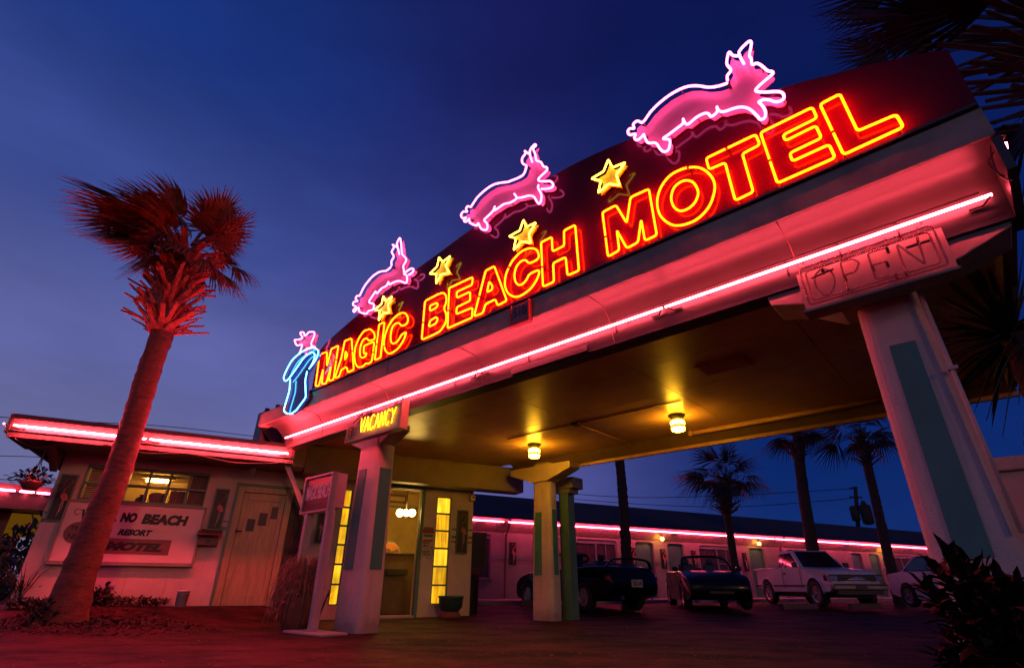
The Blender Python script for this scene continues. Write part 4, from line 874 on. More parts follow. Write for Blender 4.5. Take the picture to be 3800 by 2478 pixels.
def wt(s, x0, y0, x1, y1, h, mat='black', bold=.03, shear=0.): return wtext(s, cW(x0, y0), cW(x1, y1), h * .33509, PT, M[mat], ws, bold=bold, shear=shear)
wt('NO', 875, 885, 1055, 892, 112, bold=.07, shear=.12); wt('BEACH', 1112, 905, 1620, 930, 118, bold=.07, shear=.12)
wt('RESORT', 848, 1028, 1228, 1043, 72, shear=.25, bold=.06)
wt('V', 428, 855, 512, 858, 118, bold=.07, shear=.1); wt('ILA', 540, 860, 840, 880, 112, bold=.07, shear=.12)
mb = MB(); mb.tube(catmull([at_P(*cW(x, y), PT - .002) for x, y in [(430, 785), (405, 800), (380, 780), (390, 748), (425, 738), (460, 750)]], False, 5), .011, 6, flat=.4); mb.build('lettering', M['black'], ws)
u0, z0 = UZ(*cW(640, 1227), PT); u1, z1 = UZ(*cW(1455, 1090), PT); zlo = (UZ(*cW(740, 1228), PT)[1] + UZ(*cW(1435, 1255), PT)[1]) / 2; zhi = (UZ(*cW(800, 1055), PT)[1] + UZ(*cW(1478, 1092), PT)[1]) / 2
mb = MB(); mb.fbox(bf, u0, u1, PT - .002, PT + .002, zlo, zhi); mb.build('banner', M['brown'], ws)
PT = PS - .006
wt('MOTEL', 690, 1193, 1340, 1218, 100, bold=.08, shear=.3)
u0, z0 = UZ(*cW(395, 1000), PT); R = (z0 - UZ(*cW(395, 1122), PT)[1])
mb = MB(); mb.prism([bf(u0 + R * math.cos(math.radians(a)), PT + .004, z0 + R * math.sin(math.radians(a))) for a in range(0, 360, 12)], BI * .002); mb.build('roundel', M['brown'], ws)
wt('THE', 318, 968, 490, 972, 48, bold=.03); wt('NEW', 290, 1070, 490, 1078, 62, bold=.03)
# mailbox, bucket, spotlight, hanging basket
mbx = thing('mailbox', 'dark red wall mailbox between the wall sign and the door', 'mailbox', bf(-.4, P0 - .15, .8))
u0, z1 = UZ(738, 1988, P0 - .12); u1, z0 = UZ(806, 2024, P0 - .12)
mb = MB(); mb.fbox(bf, u0, u1, P0 - .13, P0, z0, z1); mb.build('box_case', M['brown'], mbx, bevel=.01)
mb = MB(); mb.prism([bf(u0 - .03, P0 - .22, z1 - .0), bf(u0 - .03, P0 - .01, z1 + .11), bf(u0 - .03, P0 - .01, z1 + .13), bf(u0 - .03, P0 - .24, z1 + .02)], UB * (u1 - u0 + .06)); mb.build('lid', M['dark_wood'], mbx); mb = MB(); mb.lathe(bf((u0 + u1) / 2, P0 - .131, (z0 + z1) / 2), [(.03, 0), (.03, .006)], 12, ax=-BI); mb.build('lock', M['dark'], mbx)
bk = thing('bucket', 'pale plastic bucket standing at the foot of the office wall', 'bucket', bf(-.6, P0 - .25, .24))
a = at_P(640, 2264, P0 - .25); b = at_P(688, 2264, P0 - .25); cx = (a + b) / 2; r = (b - a).length / 2; hh = at_P(690, 2206, P0 - .25).z - cx.z; zb = gz(cx.x, cx.y) - .01
mb = MB(); mb.lathe((cx.x, cx.y, zb), [(r * .86, 0), (r, hh), (r * 1.05, hh), (r * 1.05, hh + .02), (r * .95, hh + .02), (r * .8, .05)], 18); mb.build('bucket_shell', M['white'], bk)
mb = MB(); mb.tube([V3((cx.x, cx.y, zb + hh)) + UB * (r * math.cos(t)) - BI * (r * 1.08) * math.sin(t) - ZV * (r * .5 * math.sin(t)) for t in [i * math.pi / 10 for i in range(11)]], .006, 6); mb.build('handle', M['steel'], bk)
sp = thing('spotlight', 'small white spotlight glinting under the office eave', 'spotlight', at_P(935, 1745, P0 - .35)); q = at_P(935, 1747, P0 - .35); ax = (V3((-.42, -.35, -.80))).normalized()
mb = MB(); mb.lathe(q, [(.02, -.10), (.045, -.06), (.06, 0), (.064, .02)], 16, ax=ax); mb.tube([q - ax * .05, q - ax * .05 + V3((.05, .05, .12)), V3((q.x + .07, q.y + .1, 2.63))], .014, 6); mb.build('lamp_head', M['white'], sp)
mb = MB(); mb.lathe(q, [(.05, .012), (.045, .018)], 16, ax=ax); mb.build('lens', M['spot'], sp)
hb = thing('hanging_basket', 'leafy hanging basket on cords under the left eave end', 'hanging plant', at_P(118, 1800, 10.9)); top = at_P(176, 1652, 10.9); bc = at_P(122, 1785, 10.9); bc.x = top.x - .0; 
bc = V3((top.x, top.y, bc.z)); 
mb = MB()
for k in range(4): a = k * 1.57 + .4; mb.tube([top, top - ZV * .3 + V3((math.cos(a) * .02, math.sin(a) * .02, 0)), bc + V3((math.cos(a) * .14, math.sin(a) * .14, .0))], .005, 5)
mb.tube([top, V3((top.x, top.y, 2.66))], .006, 5); build_each(mb, 'cord', M['dark_wood'], hb)
mb = MB(); mb.lathe(bc, [(.08, -.13), (.15, -.04), (.16, 0), (.13, 0)], 16); mb.build('pot', M['brown'], hb)
def leaf_at(mb, p, d, L, w, up=ZV):
    d = d.normalized(); s = d.cross(up);
    if s.length < .1: s = d.orthogonal()
    s.normalize(); n = s.cross(d)
    mb.add([p, p + d * L * .35 + s * w * .5 + n * w * .12, p + d * L * .72 + s * w * .38 + n * w * .1, p + d * L - n * L * .08, p + d * L * .72 - s * w * .38 + n * w * .1, p + d * L * .35 - s * w * .5 + n * w * .12, p + d * L * .5], [[0, 1, 6], [1, 2, 6], [2, 3, 6], [3, 4, 6], [4, 5, 6], [5, 0, 6]])
def rdir(z=0.): 
    v = V3((random.gauss(0, 1), random.gauss(0, 1), random.gauss(z, 1))); return v.normalized()
mb = MB()
for i in range(200):
    d = rdir(.1); r_ = random.uniform(.05, .26); leaf_at(mb, bc + V3((d.x * r_ * 1.25, d.y * r_, abs(d.z) * r_ * .95 - .02)), d + V3((0, 0, -.1)), random.uniform(.05, .1), random.uniform(.04, .06))
mb.build('foliage', M['leaf'], hb, fix=False)
# neon on the left roof edge
G2 = 'pink neon tubes along the office roof edge'
a = at_P(50, 1579, 10.49); b = at_P(540, 1631, 10.49); c2 = at_P(556, 1633, 10.49); d2 = at_P(1068, 1690, 10.49)
for q in (a, b, c2, d2): q.z = 2.80
strip_tube('pink neon tube on the office roof edge left of the palm trunk', a, b, BI, mat='neon_roof', group=G2); strip_tube('pink neon tube on the office roof edge right of the palm trunk', c2, d2, BI, mat='neon_roof', group=G2)
a = at_P(24, 1578, 10.7); b = a + BI * 4.5 - UB * 0; strip_tube('pink neon tube turning the far left corner of the office roof', a - BI * .12, b, UB, group=G2)
a = at_P(232, 1652, 12.4); strip_tube('short glimpse of pink neon tube behind the left wall end', a, a + BI * .9, UB, group=G2)
cs = lambda S, D, z: cf(S - .09, D, z)
# ================================================================== free standing board sign
ss_ = thing('board_sign', 'plum MAGIC BEACH board sign on two square posts by the office', 'sign', cs(-7.5, 4.25, 0))
mb = MB(); mb.fbox(cs, -8.12, -7.34, 4.22, 4.30, 1.63, 2.135); mb.build('sign_face', M['plum'], ss_)
mb = MB(); f = .035
for a_ in ((-8.15, -7.31, 2.135, 2.17), (-8.15, -7.31, 1.60, 1.63)): mb.fbox(cs, a_[0], a_[1], 4.19, 4.31, a_[2], a_[3])
mb.fbox(cs, -8.15, -8.12, 4.19, 4.31, 1.63, 2.135); mb.fbox(cs, -7.34, -7.31, 4.19, 4.31, 1.63, 2.135); mb.build('frame', M['post'], ss_)
mb = MB(); mb.fbox(cs, -8.1, -7.34, 4.33, 4.47, 1.66, 2.17); mb.build('rear_board', M['post'], ss_)
for S in (-8.0, -7.37): mb = MB(); mb.fbox(cs, S, S + .085, 4.2, 4.32, .02, 1.60); mb.build('post', M['post'], ss_, bevel=.006)
mb = MB(); mb.fbox(cs, -7.75, -6.75, 4.05, 4.45, 0, .03); mb.build('base_plate', M['post'], ss_, bevel=.006)
text_part('MAGIC BEACH', cs(-8.08, 4.218, 1.80), UC * .70, ZV * .22, .006, M['lilac'], 'lettering', ss_, .006)
text_part('Welcome', cs(-7.86, 4.218, 1.70), UC * .26, ZV * .05, .005, M['signframe'], 'lettering', ss_, .0)
# things at the right corner of the office
cb = thing('service_cabinet', 'dark wall cabinet hung at the right corner of the office', 'cabinet', bf(5.05, P0 + .45, .95))
u0, z1 = UZ(1764, 1975, P0 + .5); u1, z0 = UZ(1797, 2114, P0 + .5); u0 = UC1 + .01
mb = MB(); mb.fbox(bf, u0, u1, P0 + .4, P0 + .8, z0, z1); mb.build('cabinet_case', M['dark_wood'], cb, bevel=.01); mb = MB(); mb.fbox(bf, u0 + .04, u1 - .04, P0 + .385, P0 + .4, z0 + .06, z1 - .06); mb.build('cabinet_door', M['dark'], cb, bevel=.006)
tb = thing('litter_bin', 'tall dark litter bin standing at the office corner', 'litter bin', bf(5.05, P0 + .5, .02)); q = at_P(1756, 2270, P0 + .5)
q = bf(UC1 + .22, P0 + .55, 0)
mb = MB(); mb.lathe((q.x, q.y, 0), [(.16, 0), (.19, .1), (.20, .80), (.21, .82)], 18); mb.build('bin_body', M['dark'], tb); mb = MB(); mb.lathe((q.x, q.y, 0), [(.215, .82), (.2, .9), (.1, .96)], 18); mb.build('lid', M['dark_wood'], tb)
pt = thing('flower_pot', 'squat green pot below the right lit glass block column', 'flower pot', bf(4.3, 11.15, 0)); q = at_P(1670, 2290, 11.15); q.z = 0
mb = MB(); mb.lathe((q.x, q.y, 0), [(.16, .12), (.235, .2), (.25, .36), (.265, .38), (.265, .41), (.23, .41), (.2, .3)], 20); mb.build('pot', M['potgreen'], pt); mb = MB(); mb.lathe((q.x, q.y, 0), [(.19, 0), (.22, .03), (.17, .13)], 20); mb.build('saucer', M['potclay'], pt)
# ================================================================== REAR MOTEL WING
PM = 17.8
mo = thing('motel_wing', 'long low rear motel wing with dark roof, teal doors and pink neon eave', 'building', bf(20, PM + 2, 0))
def UX(x, y=2080): return UZ(x, y, PM)[0]
zE0 = UZ(1869, 1973, PM)[1]; zN = UZ(1869, 1941, PM)[1]   # eave soffit bottom, neon height
zDoor = zE0 - .10
ops = [(1757, 1820, 'win'), (1977, 2036, 'door'), (2140, 2293, 'win'), (2362, 2430, 'door'), (2482, 2543, 'door'), (2600, 2737, 'win'), (2785, 2842, 'door'), (2925, 3070, 'win'), (3163, 3203, 'door'), (3228, 3266, 'door'), (3300, 3400, 'win'), (3440, 3470, 'door')]
mb = MB(); ua = 4.9; z0 = -.05; zt = zE0 + .5
def mwall(a, b, c, d): mb.fbox(bf, a, b, PM, PM + .18, c, d)
uprev = ua; openings = []
for x0, x1, k in ops:
    a, b = UX(x0), UX(x1); mwall(uprev, a, z0, zt)
    top = zDoor
    mwall(a, b, top, zt)
    if k == 'win': mwall(a, b, z0, .80)
    rr = .13
    for (u, sgn) in ((a, 1), (b, -1)):   # rounded upper corners
        if k == 'win' and x0 == 1757: continue
        pts = [bf(u, PM, top)] + [bf(u + sgn * rr * (1 - math.sin(t)), PM, top - rr * (1 - math.cos(t))) for t in [i * math.pi / 12 for i in range(7)]][::-1]
        mb.prism(pts, BI * .18)
    openings.append((a, b, k, top)); uprev = b
mwall(uprev, 62, z0, zt)
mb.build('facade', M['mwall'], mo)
mb = MB(); mb.fbox(bf, ua, 62, PM + 3, PM + 3.1, 0, 2.4); mb.fbox(bf, ua, ua + .15, PM + .18, PM + 3, 0, 2.4); mb.build('rear_wall', M['stucco'], mo)
# fascia band with rhombic tile joints
mb = MB(); mb.prism([bf(ua - .3, PM - .03, zE0), bf(ua - .3, PM - .40, zN + .02), bf(ua - .3, PM - .42, zN + .16), bf(ua - .3, PM - .003, zN + .16), bf(ua - .3, PM - .003, zE0)], UB * (62 - ua)); mb.build('fascia_band', M['band'], mo)
mb = MB(); h = zN - zE0
for i in range(130):
    u = ua + i * .44
    for s_ in (1, -1):
        if i % 3 == 0 and s_ == -1: continue
        a = bf(u, PM - .045, zE0 + .01); b = bf(u + s_ * .17, PM - .385, zN - .0); mb.box8(a, b - a, UB * .008, BI * .006)
mb.build('tile_joint', M['soffit'], mo)['kind'] = 'stuff'
mb = MB(); zr = zN + .17; mb.prism([bf(ua - .4, PM - .5, zr), bf(ua - .4, PM + 3.2, zr + 1.32), bf(ua - .4, PM + 6.6, zr), bf(ua - .4, PM + 6.6, zr - .08), bf(ua - .4, PM - .5, zr - .05)], UB * (62.5 - ua)); mb.build('roof', M['roof'], mo)
for a, b, k, top in openings:
    if k == 'door':
        mb = MB(); f = .05; mb.fbox(bf, a, a + f, PM + .08, PM + .17, .09, top); mb.fbox(bf, b - f, b, PM + .08, PM + .17, .09, top); mb.fbox(bf, a + f, b - f, PM + .08, PM + .17, top - f, top); mb.build('door_frame', M['teal'], mo)
        mb = MB(); mb.fbox(bf, a + f, b - f, PM + .12, PM + .16, .1, top - f); d = mb.build('door', M['teal'], mo)
        mb = MB(); mb.ball(bf(b - f - .08, PM + .09, 1.05), .03, 10); mb.build('handle', M['steel'], d)
    else:
        mb = MB(); f = .06; n = max(1, round((b - a) / 1.1)); zb = .80
        mb.fbox(bf, a, b, PM + .06, PM + .17, top - .14, top); mb.fbox(bf, a, b, PM + .06, PM + .17, zb, zb + f)
        for i in range(n + 1): u = a + (b - a) * i / n; mb.fbox(bf, max(a, u - f / 2), min(b, u + f / 2), PM + .06, PM + .17, zb + f, top - .14)
        zmid = (zb + top) / 2
        for i in range(n):
            if i % 2: u0, u1 = a + (b - a) * i / n, a + (b - a) * (i + 1) / n; mb.fbox(bf, u0 + f / 2, u1 - f / 2, PM + .08, PM + .15, zmid - .02, zmid + .02); mb.fbox(bf, (u0 + u1) / 2 - .015, (u0 + u1) / 2 + .015, PM + .082, PM + .148, zb + f, top - .14)
        w = mb.build('window', M['stripe_grey'], mo)
        mb = MB(); mb.fbox(bf, a, b, PM + .11, PM + .115, zb, top - .1); mb.build('pane', glass_dark if 'glass_dark' in globals() else globals().setdefault('glass_dark', glass('window_glass_rear', (.08, .06, .06), .06, .45)), w)
        mb = MB(); k_ = int((b - a) / .05); vs = []
        for j in range(k_ + 1): u = a + (b - a) * j / k_; p = PM + .19 + .02 * math.sin(j * 1.9); vs += [bf(u, p, zb), bf(u, p, top)]
        mb.add(vs, [[2 * j, 2 * j + 2, 2 * j + 3, 2 * j + 1] for j in range(k_)], True); mb.build('curtain', M['curtain'], w)
        mb = MB(); mb.fbox(bf, a - .05, b + .05, PM - .05, PM + .08, zb - .05, zb - .003); mb.build('sill', M['fasc'], w)
# numbers on two doors
for (a, b, k, top), s in ((openings[3], '10'), (openings[4], '11')):
    d = [c for c in mo.children if c.name.startswith('door') and 'frame' not in c.name]
d_ = [c for c in mo.children if c.name.split('.')[0] == 'door']
text_part('10', bf((openings[3][0] + openings[3][1]) / 2 - .09, PM + .118, 1.42), UB * .2, ZV * .15, .004, M['stripe_grey'], 'door_number', d_[1])
text_part('11', bf((openings[4][0] + openings[4][1]) / 2 - .07, PM + .118, 1.42), UB * .14, ZV * .15, .004, M['stripe_grey'], 'door_number', d_[2])
# wall stripes
def mstripe(y0, y1, mt):
    za, zb = UZ(1950, y1, PM)[1], UZ(1950, y0, PM)[1]; mb = MB(); up = ua
    for a, b, k, top in openings: mb.fbox(bf, up, a, PM - .004, PM, za, zb); up = b
    mb.fbox(bf, up, 61, PM - .004, PM, za, zb); build_each(mb, 'wall_stripe', M[mt], mo)
mstripe(2066, 2069.5, 'stripe_grey'); mstripe(2073, 2083, 'stripe_grey'); mstripe(2086.5, 2090, 'stripe_red')
for x in (1874, 2879):
    u = UX(x, 1990); mb = MB(); mb.tube([bf(u, PM - .43, zN + .12), bf(u, PM - .42, zN), bf(u, PM - .09, zE0 - .1), bf(u, PM - .07, .14), bf(u, PM - .16, .09)], .038, 10); mb.build('downspout', M['fasc'], mo)
# flamingo panels: one built, the others copied along the wall
z0f = UZ(1902, 2095, PM)[1]; z1f = UZ(1902, 2011, PM)[1]; uf = UX(1902, 2050)
GM = 'flamingo panels along the rear motel wing'
fp0 = flamingo_at('flamingo panel on the motel wall between the downspout and the sage striped pillar', uf - .14, uf + .14, z0f, z1f, PM - .006, GM, frame=False)
for x, lab in ((2128, 'flamingo panel on the wall just right of the green post'), (2348, 'flamingo panel half behind the trunk of the nearest rear palm'), (2460, 'flamingo panel between doors 10 and 11 below the first wall lamp'), (2574, 'flamingo panel on the round topped pier right of door 11'), (2761, 'flamingo panel on the pier left of the lamp lit green door'), (2896, 'flamingo panel on the wall above the pickup bed')):
    c = copy_tree(fp0); c.location = V3(fp0.location) + UB * (UX(x, 2060) - uf); c['label'] = lab
# neon along the eave
G3 = 'pink neon tubes along the rear motel eave'
segs = [(1740, 1787, 'at the left end beside the office corner'), (1790, 1870, 'left of the downspout'), (1888, 2112, 'running behind the sage striped rear pillar'), (2119, 2332, 'from the rear pillar to the first palm trunk'), (2336, 2511, 'above doors 10 and 11 ending past the wall lamp'), (2515, 2688, 'ending at the small palm'), (2692, 2873, 'above the lamp lit green door'), (2880, 3000, 'above the cab of the pickup'), (3004, 3148, 'behind the two tall palms'), (3153, 3290, 'above the two far doors'), (3294, 3382, 'short and left of the right pillar'), (3386, 3520, 'at the far right end, cut by the right pillar')]
for a, b, lab in segs:
    ya = 1935 + (a - 1756) * .0594; yb = 1935 + (b - 1756) * .0594
    pa = bf(UZ(a, ya, PM - .45)[0], PM - .45, zN); pb = bf(UZ(b, yb, PM - .45)[0], PM - .45, zN)
    strip_tube('pink eave neon tube ' + lab, pa, pb, BI, mat='neon_far', group=G3, r=.015)
# wall lamps
def wall_lamp(label, px, py):
    u, z = UZ(px, py, PM - .36); t = thing('wall_lamp', label, 'wall lamp', bf(u, PM - .3, z), 'yellow lamps on the rear motel fascia')
    mb = MB(); mb.ball(bf(u, PM - .36, z), .07, 12); mb.build('bulb', M['wall_bulb'], t)
    mb = MB(); mb.lathe(bf(u, PM - .36, z + .06), [(.06, 0), (.075, .05), (.03, .11)], 12); mb.tube([bf(u, PM - .36, z + .15), bf(u, PM - .2, z + .17)], .015, 6); mb.build('lamp_cap', M['dark'], t)
wall_lamp('yellow wall lamp between doors 10 and 11', 2457, 1998); wall_lamp('yellow wall lamp over the green door behind the pickup bed', 2817, 2016); wall_lamp('yellow wall lamp beside the trunk of the rightmost rear palm', 3286, 2046)
# wheel stops
for i, (x, y, lab) in enumerate(((2965, 2248, 'concrete wheel stop under the bed of the pickup'), (3210, 2246, 'concrete wheel stop in front of the pickup bumper'), (3480, 2243, 'concrete wheel stop beside the white car'), (1960, 2236, 'concrete block at the foot of the motel wall'))):
    p = at_z(x, y, .15 if i < 3 else .24); mb = MB(); o = p - UB * .7 if i < 3 else p - UB * .2
    mb.prism([o - BI * .08 - ZV * .07, o + BI * .08 - ZV * .07, o + BI * .06 + ZV * .06, o - BI * .06 + ZV * .06], UB * (1.4 if i < 3 else .35)); q = mb.build('wheel_stop', M['stop'], bevel=.01); tag(q, lab, 'wheel stop', 'wheel stops in the parking bays')
# ================================================================== LEFT NEIGHBOUR BUILDING
nb = thing('neighbour_building', 'dark neighbouring building with a pink neon roof edge at the far left', 'building', at_d(40, 1900, 25))
c0 = at_d(-420, 1810, 24); c1 = at_d(192, 1832, 24); dv = (c1 - c0); dv.z = 0; dn = V3((-dv.y, dv.x, 0)).normalized(); 
if dn.y < 0: dn = -dn
zt = c1.z
mb = MB(); mb.box8(V3((c0.x, c0.y, zt - .55)), dv, dn * 6, ZV * .75); mb.build('roof_fascia', M['fasc'], nb)
mb = MB(); mb.box8(V3((c0.x, c0.y, -.1)) + dn * 1.2, dv * .92, dn * 4, ZV * (zt - .5)); mb.build('wall', M['brown'], nb)
w0 = at_d(5, 1985, 25.2); mb = MB(); mb.box8(at_d(8, 1990, 25.1) , dv.normalized() * 1.0, -dn * .04, ZV * .75); mb.build('window', M['yard'], nb)
for a, b, lab in (((-400, 1795), (62, 1808), 'pink neon tube on the neighbouring roof edge at the left frame edge'), ((140, 1821), (188, 1823), 'short pink neon tube ending the neighbouring roof edge'), ((78, 1811), (132, 1815), 'dim broken pink neon tube between the two neighbouring tubes')):
    pa = at_d(a[0], a[1], 23.85); pb = at_d(b[0], b[1], 23.85); pa.z = pb.z = zt - .02
    strip_tube(lab, pa, pb, dn, mat='neon_far', group='pink neon tubes on the neighbouring roof', r=.03)
def shrub(label, c, rx, ry, rz, n, L, w, mat='leaf', name='shrub', group=None):
    t = thing(name, label, 'shrub', c, group); mb = MB()
    for i in range(n):
        d = rdir(.2); r_ = random.uniform(.35, 1) ** .6; p = c + V3((d.x * rx * r_, d.y * ry * r_, abs(d.z) * rz * r_))
        leaf_at(mb, p, d + rdir(.3) * .6, L * random.uniform(.6, 1.3), w * random.uniform(.7, 1.2))
    mb.build('foliage', M[mat], t, fix=False)
    mb = MB()
    for k in range(6): d = rdir(1.2); mb.tube([c - ZV * .05, c + V3((d.x * rx * .5, d.y * ry * .5, rz * .6))], .012, 5)
    mb.build('stem', M['dark_wood'], t); return t
q = at_d(105, 2230, 22); q.z = 0; shrub('tall dark hedge mass below the neighbouring roof edge', q, 2.0, 1.0, 2.6, 1100, .28, .14)
q = at_d(35, 2200, 17); q.z = 0; shrub('low dark shrub at the left frame edge', q, 1.1, .8, 1.1, 500, .2, .1)
q = at_d(172, 2262, 10.2); q.z = gz(q.x, q.y); shrub('small dark shrub left of the palm foot', q, .26, .2, .30, 260, .09, .05)
q = at_d(365, 2250, 11.4); q.z = gz(q.x, q.y); shrub('small leafy plant right of the palm foot', q, .17, .15, .30, 170, .09, .055)
q = at_d(90, 2160, 11.9); q.z = .3
mb = MB()
t = thing('grass_clump', 'wispy ornamental grass at the left wall corner', 'grass clump', q)
for i in range(90):
    a = random.uniform(0, 6.28); l = random.uniform(.3, .75); e = q + V3((math.cos(a) * l * .6, math.sin(a) * l * .5, l * random.uniform(.5, 1)))
    m1 = (q + e) / 2 + ZV * .12; mb.tube([q + V3((random.gauss(0, .05), random.gauss(0, .05), 0)), m1, e], [.006, .005, .002], 4)
mb.build('blade', M['leaf'], t, fix=False)
# ground cover along the wall
mb = MB(); bm_ = MB()
for i in range(900):
    u = random.uniform(-2.8, -.75); p = random.uniform(11.05, 11.46); q = bf(u, p, 0); q.z = gz(q.x, q.y)
    leaf_at(mb, q + ZV * random.uniform(0, .10), rdir(.6), random.uniform(.05, .10), random.uniform(.03, .05))
o = mb.build('ground_cover', M['leaf'], loc=bf(-1.8, 11.2, .2), fix=False); tag(o, 'low leafy ground cover along the foot of the left wall', 'ground cover', kind='stuff')
mb = MB()
for i in range(1500):
    a = random.uniform(0, 6.28); r_ = random.uniform(.15, 1.35); q = V3((-5.75 + math.cos(a) * r_ * 1.25, 8.0 + math.sin(a) * r_ * .8, 0)); q.z = gz(q.x, q.y) + .008
    d = rdir(0); d.z *= .35; leaf_at(mb, q, d, random.uniform(.04, .11), random.uniform(.02, .045))
o = mb.build('leaf_litter', M['mulch'], loc=(-5.8, 8.2, .1), fix=False); tag(o, 'dry leaf litter around the foot of the big palm', 'leaf litter', kind='stuff')
random.seed(77); mb = MB()
for i in range(3200):
    a = random.uniform(-1.0, .75); r_ = random.uniform(1.6, 10.5) ** 1.0; q = V3((math.sin(a) * r_, math.cos(a) * r_, 0))
    if noise.noise(q * .9) < -.05 and random.random() < .8: continue
    q.z = gz(q.x, q.y) + .004; s_ = random.uniform(.004, .013) * (1 + (random.random() < .04) * 1.3)
    if q.dot(BI) > 10.8: continue
    o_ = [V3((math.cos(k * 1.57 + i) * s_ * random.uniform(.7, 1.3), math.sin(k * 1.57 + i) * s_ * random.uniform(.7, 1.3), 0)) for k in range(4)]
    mb.add([q + p for p in o_] + [q + V3((0, 0, s_ * random.uniform(.5, 1.)))], [[0, 1, 4], [1, 2, 4], [2, 3, 4], [3, 0, 4]])
o = mb.build('gravel', M['stone'], loc=(0, 6, 0), fix=False); tag(o, 'loose grit scattered over the red lit asphalt', 'gravel', kind='stuff')
# ================================================================== PALMS
def fan_leaf(mb, p0, d, pet, R, wind=V3(), droop=.35, n=26, spread=1.9, wseg=.05):
    """costapalmate fan leaf: petiole + folded segments with drooping tips"""
    d = d.normalized(); pts = [p0, p0 + d * pet * .5 + ZV * .02, p0 + d * pet + ZV * (-.05 * droop) + wind * .12]
    mb.tube(catmull(pts, False, 3), [.028, .024, .02, .018, .016, .014, .012], 5, flat=.6)
    h = pts[-1]; ax = (pts[-1] - pts[1]).normalized(); sd = ax.cross(ZV)
    if sd.length < .15: sd = ax.orthogonal()
    sd.normalize(); up = sd.cross(ax)
    tw = random.uniform(-.6, .6); sd, up = sd * math.cos(tw) + up * math.sin(tw), up * math.cos(tw) - sd * math.sin(tw)
    for i in range(n):
        th = (i / (n - 1) - .5) * 2 * spread; L = R * (1 - .28 * abs(th) / spread) * random.uniform(.86, 1.08)
        dd = ax * math.cos(th) + sd * math.sin(th) - up * (.25 * abs(math.sin(th)))
        dd.normalize(); s = dd.cross(up).normalized(); P = []
        root = h + ax * (R * .22 * math.cos(th * .8))if abs(th) < 1.3 else h + ax * R * .05
        fold = up * (.02 if i % 2 else -.02)
        for k in range(5):
            t = k / 4; q = root + dd * L * t + wind * (R * .55 * t * t) - ZV * (droop * R * (t ** 2.2) * (.55 + random.uniform(-.1, .2))) + fold * math.sin(t * 3)
            P.append(q)
        ws = [wseg * .35, wseg, wseg * .85, wseg * .42, .003]
        vs = []
        for q, w in zip(P, ws): vs += [q - s * w * .5, q + s * w * .5]
        mb.add(vs, [[2 * k, 2 * k + 1, 2 * k + 3, 2 * k + 2] for k in range(4)])
def trunk_mesh(mb, path, rad, n=18, rough=.03, ring=.09):
    pts = catmull(path, False, 10); m = len(pts); R = []
    for i in range(m):
        t = i / (m - 1); k = t * (len(rad) - 1); a = int(min(k, len(rad) - 2)); R.append(rad[a] + (rad[a + 1] - rad[a]) * (k - a))
    full = []; FR = []
    for i in range(m - 1):
        s = max(1, int((pts[i + 1] - pts[i]).length / .045))
        for j in range(s): full.append(pts[i].lerp(pts[i + 1], j / s)); FR.append(R[i] + (R[i + 1] - R[i]) * j / s)
    full.append(pts[-1]); FR.append(R[-1])
    o = len(mb.v); mb.tube(full, FR, n)
    for i in range(len(full)):
        for k in range(n):
            idx = o + i * n + k; v = mb.v[idx]; dirv = v - full[i]
            dirv.normalize(); f = noise.noise(v * 7) * rough + noise.noise(V3((v.x * 14, v.y * 14, v.z * 26))) * rough * .7 + (rough * .45 if (i % 3 == 0) else 0)
            mb.v[idx] = v + dirv * f
    return full
def boots(mb, top, ax, r, z0, z1, n, L, spread=.8, base=None):
    for i in range(n):
        t = random.random(); a = i * 2.4 + random.uniform(-.2, .2); c = base(t) if base else top + ax * (z0 + (z1 - z0) * t)
        out = V3((math.cos(a), math.sin(a), 0)); d = (out * spread * random.uniform(.7, 1.2) + ZV * random.uniform(.25, .9)).normalized(); l = L * random.uniform(.55, 1.15)
        s = d.cross(out).normalized() if d.cross(out).length > .01 else V3((1, 0, 0)); w = random.uniform(.03, .055)
        p = c + out * r * .75; e = p + d * l + out * l * .15; th = d.cross(s).normalized() * .012
        vs = []
        for q, ww in ((p, w * 1.5), (p + d * l * .45, w * .8), (e, w * .55)): vs += [q - s * ww - th, q + s * ww - th, q + s * ww + th, q - s * ww + th]
        fs = [[0, 1, 2, 3], [11, 10, 9, 8]]
        for k in range(2):
            for j in range(4): fs.append([k * 4 + j, k * 4 + (j + 1) % 4, k * 4 + 4 + (j + 1) % 4, k * 4 + 4 + j])
        mb.add(vs, fs)
# big left palm
dP = 10.25
def pal(x, y, d=dP): return at_d(x, y, d)
bp = pal(240, 2290); bp.z = gz(bp.x, bp.y) - .1
lp = thing('palm_tree', 'big wind bent palm lit red in front of the office wall', 'palm tree', bp, 'palm trees')
mb = MB(); mids = [(240, 2290), (292, 2130), (372, 1915), (455, 1700), (540, 1420), (598, 1250), (632, 1130)]
path = [bp] + [pal(*q) for q in mids[1:]]
pxm = (pal(600, 1700) - pal(500, 1700)).length / 100
trunk_mesh(mb, path, [.30, .215, .19, .175, .172, .176, .185], 20, .018); mb.build('trunk', M['trunk'], lp)
mb = MB(); cpts = [pal(*q) for q in ((596, 1235), (620, 1140), (650, 1040), (690, 930))]; cc = catmull(cpts, False, 10)
trunk_mesh(mb, cpts, [.19, .24, .25, .15], 14, .05)
boots(mb, None, ZV, .24, 0, 1, 200, .48, .7, base=lambda t: cc[int(t * (len(cc) - 1))]); mb.build('leaf_bases', M['boot'], lp)
VH = V3((pal(700, 900).x - pal(500, 900).x, pal(700, 900).y - pal(500, 900).y, 0)).normalized(); VD = V3((0, 1, 0)) - VH * VH.y; VD.normalize()
mb = MB(); cw = pal(676, 915); wind = -VH * .55 + VD * .1
